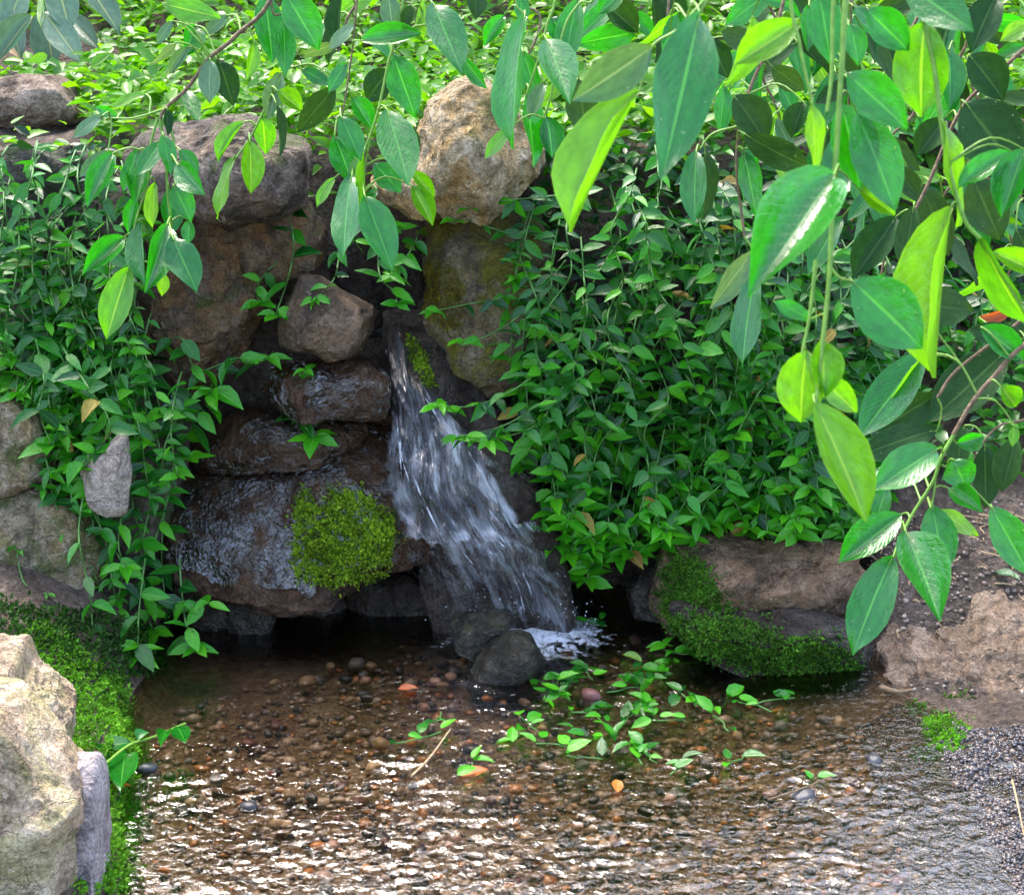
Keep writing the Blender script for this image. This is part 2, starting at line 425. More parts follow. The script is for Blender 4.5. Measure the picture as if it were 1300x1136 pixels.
rock('bank', [(-60, 104), (0, 98), (30, 94), (60, 96), (85, 108), (103, 135), (107, 152), (60, 165), (-60, 165)], .55, .11, K_gb, 'grey brown boulder on the bank at top left under the broad leaved plant', seed=1)
rock('cap', [(156, 190), (185, 165), (230, 155), (290, 150), (330, 152), (355, 170), (397, 178), (402, 195), (396, 250), (365, 266), (320, 270), (285, 270), (265, 264), (230, 257), (180, 244), (158, 218)], .09, .17, K_cap, 'flat topped dark capstone on the wall left of the tan boulder', seed=2, rough=.045, box=.5, sub=6)
rock('tan', [(527, 165), (545, 130), (575, 103), (600, 96), (625, 106), (650, 133), (668, 165), (692, 195), (690, 225), (655, 250), (620, 272), (575, 272), (535, 250), (522, 205)], .10, .16, K_tan, 'rounded tan boulder with ochre stains standing highest above the waterfall', seed=3, rough=.04, sub=6)
rock('nose', [(468, 228), (500, 203), (535, 222), (565, 250), (562, 276), (520, 272), (475, 258)], .13, .10, K_tan, 'low tan stone wedged against the left foot of the ochre stained boulder', seed=4)
rock('pillar', [(545, 278), (600, 266), (680, 260), (700, 300), (700, 420), (680, 490), (610, 505), (565, 490), (545, 400), (530, 330)], .16, .10, K_pillar, 'upright stone with yellow green moss under the tan boulder', seed=5, lean=.1)
rock('rust', [(185, 258), (270, 264), (335, 272), (340, 330), (328, 400), (310, 470), (220, 520), (180, 480), (165, 380)], .14, .09, K_rust, 'rust brown stone face under the dark capstone', seed=6, rough=.07, sub=6)
rock('olive', [(300, 275), (330, 262), (395, 258), (415, 300), (408, 340), (355, 352), (312, 345)], .15, .08, K_rust, 'small olive brown stone tucked below the right end of the capstone', seed=7)
rock('wedge', [(350, 425), (362, 390), (385, 342), (408, 344), (450, 375), (477, 395), (472, 425), (457, 447), (420, 454), (365, 452), (352, 442)], .05, .10, K_wedge, 'triangular brown stone above the wet ledge left of the water spout', seed=8, facets=12, rough=.03, sub=6)
rock('back', [(400, 300), (560, 280), (580, 400), (560, 470), (470, 480), (400, 440)], .25, .06, K_wetd, 'dark stone in the hollow behind the water spout', seed=30)
rock('ledge', [(332, 495), (345, 466), (400, 457), (470, 457), (492, 472), (497, 510), (482, 526), (440, 521), (400, 532), (350, 518)], .03, .12, K_wet, 'flat wet ledge stone under the triangular brown stone', seed=9, rough=.05, lean=-.2, sub=6)
rock('block', [(236, 570), (300, 525), (420, 528), (470, 545), (450, 590), (330, 600), (245, 596)], .04, .10, K_wet, 'low dark wet stone between the ledge and the broad slab', seed=10)
rock('slab', [(213, 645), (235, 602), (270, 580), (350, 570), (430, 556), (500, 545), (560, 580), (590, 640), (588, 690), (556, 706), (500, 706), (488, 718), (430, 742), (380, 740), (330, 732), (270, 727), (228, 707), (213, 678)], .03, .15, K_wet, 'broad wet brown slab with a moss cushion on its front', seed=11, rough=.035, lean=.55, facets=10, sub=6)
rock('under', [(205, 715), (270, 722), (345, 733), (350, 790), (300, 822), (235, 815)], .02, .10, K_wetd, 'dark wet stone in the hollow under the left of the slab', seed=12)
rock('foot', [(288, 742), (345, 738), (352, 775), (342, 806), (292, 818)], -.05, .06, K_wetd, 'small dark stone standing in the pond under the slab', seed=13)
rock('gap', [(355, 742), (420, 738), (450, 760), (440, 800), (370, 806)], .06, .08, K_wetd, 'low black wet stone in the middle of the hollow under the slab', seed=40)
rock('gap2', [(440, 735), (520, 715), (570, 740), (560, 806), (450, 806)], .05, .08, K_wetd, 'black wet stone in the hollow beside the foot of the waterfall', seed=41)
rock('bed', [(478, 425), (540, 415), (590, 480), (665, 560), (700, 640), (730, 740), (730, 800), (560, 800), (530, 700), (540, 620), (490, 520)], .03, .08, K_wetd, 'dark stone channel that the cascade runs down', seed=14, lean=.42, rough=.06)
rock('pool_top', [(570, 792), (600, 781), (650, 777), (657, 790), (625, 815), (602, 834), (578, 822)], -.17, .05, K_pool, 'flat olive stone at the foot of the waterfall', seed=15, sub=4)
rock('pool_low', [(590, 868), (610, 835), (650, 806), (680, 813), (692, 840), (682, 862), (640, 874), (605, 884)], -.25, .06, K_pool, 'dark rounded stone in front of the flat olive stone in the pond', seed=16, sub=4)
rock('right', [(833, 722), (850, 690), (890, 680), (960, 685), (1040, 686), (1072, 690), (1094, 720), (1098, 752), (1062, 782), (1010, 792), (960, 795), (900, 805), (850, 795), (830, 762)], -.06, .12, K_right, 'long brown boulder with moss at the right edge of the pond', seed=17, rough=.06, sub=6)
rock('right_base', [(845, 765), (950, 778), (1050, 776), (1097, 795), (1104, 850), (1088, 880), (1020, 868), (930, 840), (866, 815)], -.18, .10, K_wetd, 'dark wet stone under the long brown boulder', seed=18)
rock('right_wet', [(795, 745), (835, 706), (855, 740), (848, 785), (800, 778)], -.02, .06, K_wetd, 'small black wet stone at the left end of the long brown boulder', seed=19, sub=4)
rock('white', [(102, 600), (125, 578), (145, 556), (162, 550), (166, 600), (162, 650), (138, 656), (114, 640)], -.18, .04, K_pale, 'small pale pinkish stone sticking out among the left vines', seed=20, sub=4, facets=22, rough=.03, box=.75)
rock('left_up', [(-50, 520), (20, 503), (50, 518), (75, 555), (72, 600), (30, 628), (-50, 638)], -.10, .09, K_left, 'ochre lichened stone at the left edge beside the pale pinkish stone', seed=21)
rock('left_low', [(-50, 640), (40, 622), (95, 630), (128, 680), (135, 740), (105, 785), (40, 800), (-50, 795)], -.13, .09, K_left, 'grey lichened stone at the left edge under the ochre one', seed=22)
rock('left_back', [(50, 480), (150, 470), (235, 540), (245, 660), (235, 760), (200, 850), (110, 850), (80, 720)], .02, .09, K_leftd, 'dark mossy stone behind the vines between left wall and slab', seed=23, rough=.08)
rock('left_top', [(-50, 200), (60, 190), (180, 230), (200, 330), (190, 480), (100, 520), (-50, 510)], .15, .10, K_leftd, 'dark stone behind the hanging vines at upper left', seed=24, rough=.08)
rock('fg_up', [(-60, 832), (0, 825), (24, 829), (32, 856), (60, 868), (96, 905), (98, 930), (88, 965), (60, 990), (-60, 980)], -.74, .11, K_fg, 'knobbly pinkish tan boulder in the bottom left corner, upper of two', seed=25, rough=.05, sub=6)
rock('fg_big', [(-60, 885), (10, 890), (50, 932), (82, 962), (112, 990), (116, 1080), (114, 1240), (-60, 1240)], -.95, .12, K_fg, 'big smooth boulder with olive tint in the bottom left corner', seed=26, rough=.03, sub=6)
rock('fg_lilac', [(85, 968), (126, 965), (133, 990), (135, 1080), (134, 1220), (90, 1220)], -.93, .07, K_fgd, 'narrow lilac grey right face of the big olive tinted boulder, its shade put into the colour', seed=27, rough=.03, box=.5)
rock('right_flat', [(1132, 862), (1165, 838), (1220, 822), (1280, 812), (1420, 800), (1420, 1000), (1300, 966), (1250, 930), (1200, 898), (1150, 880)], -.30, .12, K_mud, 'low weathered brown rock half sunk in the mud at right', seed=28, rough=.12, lean=1.6, sub=6)

# ------------------------------------------------------------------ leaves as templates
def leaf_template(rows, cols, shape, fold=.25, curl=.3, wave=0., skew=0.):
    """Blade of length 1 along +Y, width 1 (x), face +Z."""
    V, U = [], []
    for t_ in rows:
        w = shape(t_)
        for c in cols:
            x = c * w * .5
            z = abs(x) * fold * 2 * (.6 + .4 * t_) - curl * t_ * t_ * .5 + wave * math.sin(t_ * 9 + c) * abs(c) * .12
            V.append((x + skew * t_ * t_ * .3, t_, z)); U.append((.5 + c * .5 * .98, t_))
    return np.array(V), np.array(U), grid_faces(len(rows), len(cols))
def ovate(t_):                       # ficus: broad elliptic blade with a short drawn-out tip
    if t_ <= .9: return max(.02, math.sin(math.pi * (t_ / .955)) ** .66) if t_ > 0 else .02
    return {True: .17, False: .015}[t_ < .98]
def lance(t_):
    return max(.02, math.sin(math.pi * min(1., t_ ** .72)) ** .85)
frows = [0, .05, .14, .28, .44, .6, .74, .84, .9, .95, 1.0]
fcols = [-1, -.55, 0, .55, 1]
FICUS = [leaf_template(frows, fcols, ovate, f, c, w, s) for f, c, w, s in ((.16, .25, .3, .1), (.3, .5, .6, -.15), (.5, .15, .2, .25), (.1, .75, .8, -.3), (.75, .35, .5, .15))]
vrows = [0, .12, .36, .66, 1.0]
VINE = [leaf_template(vrows, [-1, 0, 1], lance, f, c, 0, s) for f, c, s in ((.2, .3, .1), (.35, .55, -.15), (.1, .15, 0.), (.3, .85, .2), (.5, .4, .35), (.15, 1.1, -.3), (.6, .7, .05))]
def leaf_meshes(tpl, mat, name='leaf'):
    return [mesh(name, V, F, mat, True, U) for V, U, F in tpl]
LM = {k: leaf_meshes(FICUS, m) for k, m in dict(y=M_young_lit, m=M_ficus, d=M_shaded, g=M_grey, v=M_varie, o=M_dead, t=M_straw).items()}
VM = leaf_meshes(VINE, M_vine); VY = leaf_meshes(VINE, M_vyoung); VD = leaf_meshes(VINE, leaf_mat('withered_vine_leaf', (.20, .10, .03), (.34, .26, .05), .2, .5, .3))

def frame(base, axis, normal, L, W):
    a = Vector(axis).normalized(); n_ = Vector(normal); n_ = (n_ - a * n_.dot(a)).normalized(); s = a.cross(n_)
    return Matrix(((s.x * W, a.x * L, n_.x * W, base[0]), (s.y * W, a.y * L, n_.y * W, base[1]), (s.z * W, a.z * L, n_.z * W, base[2]), (0, 0, 0, 1)))

def tube(path, radii, sides=5):
    path = np.asarray(path, float); n = len(path); radii = np.broadcast_to(radii, (n,))
    tan = np.gradient(path, axis=0); tan /= np.maximum(np.linalg.norm(tan, axis=1), 1e-9)[:, None]
    ref = np.array([.31, .87, .38]); V = []
    for p, t_, r_ in zip(path, tan, radii):
        u = np.cross(t_, ref); u /= max(np.linalg.norm(u), 1e-9); w = np.cross(t_, u)
        for k in range(sides):
            an = 2 * math.pi * k / sides; V.append(p + (u * math.cos(an) + w * math.sin(an)) * r_)
    F = []
    for i in range(n - 1):
        for k in range(sides):
            a = i * sides + k; b = i * sides + (k + 1) % sides; F.append((a, b, b + sides, a + sides))
    return np.array(V), np.array(F)
def join(parts):
    V, F, o = [], [], 0
    for v, f in parts: V.append(v); F.append(f + o); o += len(v)
    return np.concatenate(V), np.concatenate(F)
def spline(pts, step=10):
    P = np.asarray(pts, float)
    if len(P) < 3: 
        return np.array([P[0] + (P[-1] - P[0]) * t_ for t_ in np.linspace(0, 1, 6)])
    Q = np.vstack([2 * P[0] - P[1], P, 2 * P[-1] - P[-2]]); out = []
    for i in range(len(P) - 1):
        a, b, c, d = Q[i:i + 4]
        for t_ in np.linspace(0, 1, step, endpoint=False):
            out.append(.5 * (2 * b + (c - a) * t_ + (2 * a - 5 * b + 4 * c - d) * t_ ** 2 + (3 * b - a - 3 * c + d) * t_ ** 3))
    out.append(P[-1]); return np.array(out)

# ------------------------------------------------------------------ ground cover on the bank and behind the vines (uncountable)
def scatter_leaves(name, pts, axes, norms, L, W, mat, label, tpl=VINE):
    V0 = [t_[0] for t_ in tpl]; F0 = tpl[0][2]; U0 = tpl[0][1]; nv = len(V0[0]); N = len(pts)
    pick = RNG.integers(0, len(tpl), N); base = np.stack(V0)[pick]
    a = axes / np.linalg.norm(axes, axis=1)[:, None]
    n_ = norms - a * (norms * a).sum(1)[:, None]; n_ /= np.maximum(np.linalg.norm(n_, axis=1), 1e-6)[:, None]
    s = np.cross(a, n_)
    V = pts[:, None] + base[:, :, 0:1] * s[:, None] * W[:, None, None] + base[:, :, 1:2] * a[:, None] * L[:, None, None] + base[:, :, 2:3] * n_[:, None] * W[:, None, None]
    F = (F0[None] + (np.arange(N) * nv)[:, None, None]).reshape(-1, 4)
    o = link(name, mesh(name, V.reshape(-1, 3), F, mat, True, np.tile(U0, (N, 1))))
    return tag(o, label, None, None, 'stuff')
def rand_axes(N, out, up, spread=1.0):
    th = RNG.uniform(0, 2 * np.pi, N)
    a = np.c_[np.cos(th) * spread, np.sin(th) * spread, RNG.normal(0, .35, N)] + np.array(out)
    n_ = RNG.normal(0, .38, (N, 3)) + np.array(up)
    return a, n_
# bank
N = 19000
bx = RNG.uniform(-1.35, 1.5, N * 2); by = .10 + 1.7 * RNG.uniform(0, 1, N * 2) ** 1.25
bz = height(bx, by)
keep = bz > .6
bx, by, bz = bx[keep][:N], by[keep][:N], bz[keep][:N]
_p = project(np.c_[bx, by, bz + .05])
_off = inside([(-80, 85), (60, 85), (110, 130), (112, 172), (-80, 172)], *_p) & (by < .60)
_off |= inside([(150, 175), (185, 150), (290, 135), (360, 150), (405, 180), (400, 230), (160, 230)], *_p) & (by < .3)
_off |= inside([(520, 165), (545, 120), (600, 85), (660, 130), (695, 195), (690, 260), (520, 260)], *_p) & (by < .35)
_off |= inside([(-60, -40), (128, -40), (128, 70), (70, 95), (-60, 85)], *_p) & (by < 1.1)
bx, by, bz = bx[~_off], by[~_off], bz[~_off]
lift = np.abs(fbm(np.c_[bx * 5, by * 5, bx * 0], 3)) * .16 + RNG.uniform(0, .05, len(bx))
pts = np.c_[bx, by, bz + lift]
ax_, nn_ = rand_axes(len(pts), (0, -.25, .05), (0, -.35, 1))
Ls = RNG.uniform(.022, .05, len(pts))
scatter_leaves('ground_cover', pts, ax_, nn_, Ls, Ls * RNG.uniform(.4, .55, len(pts)), M_cover, 'bright green small leaved ground cover spreading over the sunny bank on top')

RIGHT_POLY = [(650, 255), (700, 190), (790, 165), (900, 190), (1010, 230), (1150, 300), (1330, 330), (1330, 610), (1180, 640), (1080, 690), (900, 684), (840, 690), (790, 720), (725, 720), (700, 650), (660, 600), (655, 520), (640, 400)]
LEFT_POLY = [(-40, 165), (150, 180), (185, 260), (180, 400), (200, 470), (215, 560), (170, 600), (110, 590), (60, 560), (-40, 500)]
def right_Y(px, py):
    return .10 - .10 * np.clip((py - 200) / 480., 0, 1) + .24 * smooth(1020, 1250, px)
def left_Y(px, py):
    return .06 - .14 * np.clip((py - 200) / 400., 0, 1)
def under_leaves(name, poly, Yf, N, off, label, mat):
    xs, ys = np.array(poly).T
    px = RNG.uniform(xs.min(), xs.max(), N * 3); py = RNG.uniform(ys.min(), ys.max(), N * 3)
    k = inside(poly, px, py); px, py = px[k][:N], py[k][:N]
    P = np.array([at(a, b, float(y)) for a, b, y in zip(px, py, Yf(px, py) + off + RNG.uniform(0, .07, len(px)))])
    a, n_ = rand_axes(len(P), (0, -.5, -.35), (0, -.75, .75))
    L_ = RNG.uniform(.02, .044, len(P))
    scatter_leaves(name, P, a, n_, L_, L_ * RNG.uniform(.42, .55, len(P)), mat, label)
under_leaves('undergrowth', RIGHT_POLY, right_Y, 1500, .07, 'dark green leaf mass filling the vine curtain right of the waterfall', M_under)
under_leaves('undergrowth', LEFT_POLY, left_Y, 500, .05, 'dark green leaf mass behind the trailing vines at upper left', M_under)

SLOPE = [(690, 105), (1330, 105), (1330, 590), (1190, 600), (1090, 430), (900, 240), (690, 240)]
sx_ = RNG.uniform(690, 1330, 5000); sy_ = RNG.uniform(105, 600, 5000); k_ = inside(SLOPE, sx_, sy_); sx_, sy_ = sx_[k_][:1500], sy_[k_][:1500]
P_ = np.array([ground_hit(a, b) for a, b in zip(sx_, sy_)]) + np.c_[np.zeros(len(sx_)), -RNG.uniform(.005, .07, len(sx_)), RNG.uniform(.0, .05, len(sx_))]
a_, n_ = rand_axes(len(P_), (0, -.4, -.1), (0, -.6, .9)); L_ = RNG.uniform(.022, .05, len(P_))
scatter_leaves('ground_cover', P_, a_, n_, L_, L_ * RNG.uniform(.4, .55, len(P_)), leaf_mat('slope_leaf', (.010, .075, .010), (.045, .23, .014), .28, .32, .45, island=True, veins=False), 'mid green ground cover on the slope behind the ficus branches at upper right')
# ------------------------------------------------------------------ trailing vines: one thing each, stem plus leaves
def vine(path_px, Yf, label, cat='vine', group=None, L=(28, 42), gap=1.0, tipn=4, off=0., name='trailing_vine', outward=.55, two=.35, push=True):
    """path_px: pixel polyline of the stem from where it is rooted to its tip."""
    P2 = spline(path_px, 8)
    W3 = np.array([at(a, b, float(Yf(a, b)) - off - .012 * math.sin(i * .9)) for i, (a, b) in enumerate(P2)])
    if push:
        for i in range(min(9, len(W3))): W3[i] += np.array([0, .09, -.02]) * (1 - i / 9) ** 1.5
    r0 = root(name, W3[0], label, cat, group); inv = -W3[0]
    V, F = tube(W3, np.linspace(.0019, .0012, len(W3)), 4)
    link('stem', mesh('stem', V + inv, F, M_stem_v), r0)
    seg = np.r_[0, np.cumsum(np.hypot(*np.diff(P2, axis=0).T))]
    s = random.uniform(8, 20); side = random.choice((-1, 1)); n_leaf = 0
    bright = random.random()
    def put(p, a, L_, nrm, young=False):
        m = (VD if random.random() < .012 else VY if young or random.random() < .3 * bright else VM)[random.randrange(7)]
        k = float(np.linalg.norm(p - CAM)) / F_PX
        Lm = L_ * k
        M = frame(p + inv, a, nrm, Lm, Lm * random.uniform(.38, .56))
        link('leaf', m, r0, M)
    while s < seg[-1] - 6:
        p = np.array([np.interp(s, seg, W3[:, i]) for i in range(3)])
        for sd_ in ((side, -side) if random.random() < two else (side,)):
            a = np.array([sd_ * random.uniform(.3, 1.0), -outward * random.uniform(.0, 1.6), random.uniform(-.9, .45)])
            put(p, a, L[0] + (L[1] - L[0]) * random.betavariate(1.6, 1.6) * 1.15, np.array([random.gauss(0, .5), -.55 + random.gauss(0, .45), .85]), s > seg[-1] - 40 and random.random() < .7)
        side = -side; s += random.uniform(13, 24) * gap
    p = W3[-1]; th0 = random.uniform(0, 6.28)
    for k in range(tipn):
        th = th0 + k * 2 * math.pi / tipn + random.uniform(-.3, .3)
        a = np.array([math.cos(th), math.sin(th) * .8 - .25, random.uniform(-.3, .15)])
        put(p, a, random.uniform(*L) * random.uniform(.75, 1.1), np.array([random.gauss(0, .3), -.45 + random.gauss(0, .2), .9]), True)
    return r0

def curtain(n, poly, Yf, label, group, starts, lens, drift, offs, L=(15, 36)):
    for i in range(n):
        for _ in range(40):
            x0, y0 = random.uniform(*starts[0]), random.uniform(*starts[1])
            if inside(poly, np.array([x0]), np.array([y0]))[0]: break
        ln = random.uniform(*lens); x, y = x0, y0; pts_ = [(x, y)]; dx = random.gauss(*drift)
        while y < y0 + ln:
            y += random.uniform(35, 60); x += dx * 40 + random.gauss(0, 15)
            if not inside(poly, np.array([x]), np.array([y]))[0] : break
            pts_.append((x, y))
        if len(pts_) < 2: pts_.append((x0 + dx * 20, y0 + 35))
        lb, gp = (label(x0, y0) if callable(label) else (label, group)); vine(pts_, Yf, lb, group=gp, off=random.uniform(*offs), L=L, tipn=random.choice((3, 4, 5)))
def zone_r(x, y):
    if y < 300: return ('trailing vine with small leaves at the top of the curtain by the tan boulder' if x < 830 else 'trailing vine with small leaves high in the curtain under large ficus leaves'), 'vines at the top of the curtain right of the waterfall'
    if x < 790: return 'trailing vine with small leaves at the left curtain edge beside the cascade', 'vines of the curtain beside the cascade'
    if x < 960: return 'trailing vine with small leaves in the mid curtain above the long brown boulder', 'vines in the middle of the curtain'
    return 'trailing vine with small leaves in the curtain behind long green ficus shoots', 'vines behind the long ficus shoots'
def zone_l(x, y):
    if x < 60: return 'trailing vine with small leaves hanging at the left edge above the ochre stone', 'vines at the left edge of the left wall'
    if y < 320: return 'trailing vine with small leaves on the upper left wall beside the capstone', 'vines beside the capstone'
    return 'trailing vine with small leaves low on the left wall above the pale pinkish stone', 'vines above the pale pinkish stone'
curtain(165, RIGHT_POLY, right_Y, zone_r, None, ((650, 1120), (170, 600)), (120, 330), (-.03, .22), (-.02, .11))
curtain(26, RIGHT_POLY, right_Y, 'trailing vine with small pointed leaves on the bank behind the low ficus branch', 'vines behind the low ficus branch at right', ((1080, 1310), (310, 560)), (80, 200), (0, .2), (0., .05))
curtain(95, LEFT_POLY, left_Y, zone_l, None, ((-30, 190), (165, 480)), (110, 280), (.05, .22), (-.01, .08), (14, 30))

LOW_POLY = [(-30, 460), (250, 460), (255, 800), (150, 810), (50, 660), (-30, 610)]
curtain(16, LOW_POLY, lambda a, b: -.12, 'sparse vine trailing over the stones of the lower left wall', 'sparse vines on the lower left wall', ((0, 240), (470, 600)), (70, 200), (.02, .2), (0., .05), (15, 32))
flat = lambda y: (lambda a, b: y)
def sprig(path, y, label, **k): return vine(path, flat(y), label, **k)
sprig([(352, 255), (372, 300), (368, 345), (350, 400)], .00, 'thin vine trailing down the front of the capstone to the triangular stone', L=(26, 42), gap=1.6)
sprig([(345, 330), (330, 355), (325, 370), (330, 385)], .02, 'small leafy vine tip left of the triangular brown stone', L=(22, 32), tipn=6, gap=.7)
sprig([(425, 300), (428, 340), (420, 360), (398, 380)], -.03, 'short vine curling in front of the triangular brown stone', L=(18, 26), gap=1.3)
sprig([(475, 300), (482, 350), (500, 370), (505, 385)], .02, 'dark leaved vine hanging over the hollow beside the water spout', L=(24, 36), tipn=5)
sprig([(530, 290), (520, 320), (495, 350)], .03, 'vine tip hanging from the low tan stone over the hollow', L=(20, 32))
sprig([(455, 320), (450, 300), (470, 275), (505, 290)], .05, 'tangled vine under the low tan stone', L=(18, 30), gap=.7)
sprig([(185, 440), (230, 430), (250, 470), (300, 455), (320, 460), (340, 455)], -.02, 'vine branching right across the rusty stone towards the ledge', L=(28, 40), gap=.9, tipn=5)
sprig([(190, 480), (220, 500), (235, 545), (255, 520), (270, 495)], -.05, 'leafy vine tip with large rosette over the dark wet stone', L=(34, 48), gap=.9, tipn=6)
sprig([(235, 545), (225, 570), (240, 580)], -.06, 'vine tip with crowded leaves above the left end of the slab', L=(24, 34), tipn=6, gap=.7)
sprig([(365, 500), (372, 478), (388, 470)], -.02, 'small sprig growing up from the wet ledge', L=(22, 30), tipn=3, name='sprig')
sprig([(366, 585), (372, 530), (390, 545), (400, 553)], -.03, 'sprig with large pointed leaves growing from the slab under the ledge', L=(30, 42), tipn=5, name='sprig')
sprig([(25, 420), (55, 480), (50, 520), (65, 565)], -.16, 'vine with bright leaf pairs hanging in front of the ochre lichened stone', L=(30, 44), gap=1.2, tipn=5)
sprig([(60, 440), (110, 490), (140, 540), (120, 575), (100, 590)], -.18, 'vine with blue green leaves ending over the pale pinkish stone', L=(30, 42), gap=1.)
sprig([(150, 470), (175, 540), (185, 600), (190, 640), (180, 700), (188, 780), (195, 800)], -.14, 'long vine trailing down past the pale pinkish stone to the pond', L=(26, 38), gap=1.1, tipn=5)
sprig([(165, 460), (200, 560), (210, 620), (205, 700), (210, 770)], -.10, 'long vine trailing close to the left end of the slab', L=(24, 36), gap=1.1, tipn=4)
sprig([(88, 640), (100, 690), (115, 760), (118, 800), (130, 850)], -.28, 'thin straight vine hanging over the grey lichened stone to the moss', L=(24, 34), gap=2.0, tipn=5)
sprig([(0, 690), (30, 740), (60, 755)], -.24, 'sparse vine at the left edge with few tiny leaves', L=(12, 20), gap=1.6, tipn=3)
sprig([(170, 720), (175, 790), (175, 815), (172, 830)], -.26, 'vine tip with big shiny leaves above the left shore', L=(32, 44), tipn=5, gap=1.5)
sprig([(215, 720), (235, 790), (245, 800), (250, 820)], -.22, 'vine tip with shiny rosette touching the pond below the slab', L=(30, 42), tipn=6, gap=1.3)
sprig([(215, 790), (225, 765), (265, 765)], -.2, 'short vine reaching right over the dark foot stone', L=(26, 36), tipn=3)
sprig([(140, 660), (150, 695), (158, 720)], -.22, 'short vine with three bright leaves above the grey lichened stone', L=(26, 40), tipn=4, gap=1.2)
# along the cascade's right edge
sprig([(760, 240), (690, 250), (640, 255), (600, 262)], .0, 'slender vine creeping left over the foot of the tan boulder', L=(20, 30), gap=1.1, tipn=4)
sprig([(660, 300), (625, 290), (590, 278), (578, 280)], .02, 'slender vine with tiny leaves over the upright mossy stone', L=(14, 22), gap=1.6, tipn=3)
sprig([(680, 330), (640, 375), (600, 385), (548, 395)], .02, 'slender vine reaching left across the yellow moss', L=(16, 26), gap=1.6, tipn=4)
sprig([(720, 330), (660, 400), (610, 430), (588, 432)], -.02, 'vine tip with small leaves over the dark stone beside the spout', L=(20, 30), gap=1., tipn=5)
sprig([(740, 420), (660, 490), (600, 515), (555, 515)], -.10, 'shiny wet vine tip reaching over the cascade, upper one', L=(22, 30), gap=1., tipn=6)
sprig([(760, 470), (690, 510), (640, 540), (580, 555)], -.12, 'shiny wet vine tip reaching over the cascade, longer lower one', L=(22, 32), gap=.9, tipn=6)
sprig([(720, 490), (680, 540), (620, 560)], -.12, 'shiny wet vine hanging beside the longer one over the cascade', L=(24, 32), tipn=5)
for i, (a, b, c, d) in enumerate([(690, 560, 700, 650), (715, 580, 705, 690), (740, 600, 725, 700), (770, 640, 790, 705), (690, 620, 680, 665), (760, 620, 745, 735), (820, 620, 800, 700), (850, 620, 840, 690), (900, 610, 890, 685)]):
    sprig([(a, b), ((a + c) / 2 + 5, (b + d) / 2), (c, d)], -.04, 'glossy wet vine tip hanging low over the right foot of the waterfall', L=(26, 38), gap=.8, tipn=6, group='wet vine tips at the foot of the curtain')

# ------------------------------------------------------------------ ficus branches hanging in front
def ficus(label, D, stems, leaves, name='ficus_branch', group=None, jit=.04):
    """stems: (pixel points, radius px, woody); leaves: (base x, base y, tip x, tip y, apparent width px, kind[, depth offset])."""
    first = dep(*stems[0][0][0], D); r0 = root(name, first, label, 'branch', group); inv = -first
    nodes, owner, tubes, pets = [], [], [], [[] for _ in stems]
    def reach(p):                                            # shoots go on upwards to the crown outside the frame
        x, y = p[0]
        return ([(x + 60, y - 520), (x + 25, y - 220)] if y < 0 else [(x + 480, y - 420), (x + 170, y - 120)] if x > 1300 else []) + list(p)
    for k_, (pts_, rad, woody) in enumerate(stems):
        S2 = spline(reach(pts_), 8); W3 = np.array([dep(a, b, D) for a, b in S2]); nodes.append(W3); owner += [k_] * len(W3)
        tubes.append(tube(W3 + inv, np.linspace(rad, rad * .65, len(W3)) * D / F_PX, 6))
    NP = np.concatenate(nodes)
    for lf in leaves:
        x0, y0, x1, y1, w, kind = lf[:6]; d0 = D + (lf[6] if len(lf) > 6 else 0) + random.uniform(-jit, jit)
        lp = math.hypot(x1 - x0, y1 - y0); Lm = lp * d0 / F_PX
        dd = {'b': -.55, 'y': .10, 'm': -.05, 'd': .05, 'g': -.15}.get(kind, 0) * Lm + random.uniform(-.15, .15) * Lm
        B = dep(x0, y0, d0); T = dep(x1, y1, d0 + dd)
        Wapp = w * d0 / F_PX; Wm = max(Wapp * 1.04, .40 * Lm)
        roll = math.acos(min(1., Wapp / Wm)) * .92
        a = T - B; Lr = float(np.linalg.norm(a)); a = a / Lr
        toc = CAM - B; toc = toc / np.linalg.norm(toc); toc = toc - a * (toc @ a); toc /= np.linalg.norm(toc)
        q1 = Quaternion(Vector(a), roll) @ Vector(toc); q2 = Quaternion(Vector(a), -roll) @ Vector(toc)
        n_ = q1 if (q1.z > q2.z) ^ (random.random() < .15) else q2
        mk = 'm' if kind == 'b' else kind
        v = random.randrange(5) if roll < .5 else random.choice((1, 3, 4))
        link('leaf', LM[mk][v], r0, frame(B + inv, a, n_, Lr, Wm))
        i = int(np.argmin(((NP - B) ** 2).sum(1))); q_ = NP[i]; dl = np.linalg.norm(q_ - B)
        if dl > .003:
            mid_ = (q_ + B) / 2 + np.array([0, 0, .12 * dl]) - a * .12 * dl
            pp = spline(np.array([q_, mid_, B, B + a * Lr * .1]) + inv, 4); pets[owner[i]].append(tube(pp, np.linspace(1.5, .8, len(pp)) * D / F_PX, 5))
    for k_, (pts_, rad, woody) in enumerate(stems):
        V, F = join([tubes[k_]] + ([] if woody else pets[k_]))
        st_ = link('twig' if woody else 'stem', mesh('stem', V, F, M_wood if woody else M_stem_g), r0)
        if woody and pets[k_]:
            V, F = join(pets[k_]); o_ = link('petiole', mesh('petiole', V, F, M_stem_g), st_); o_['kind'] = 'stuff'
    return r0

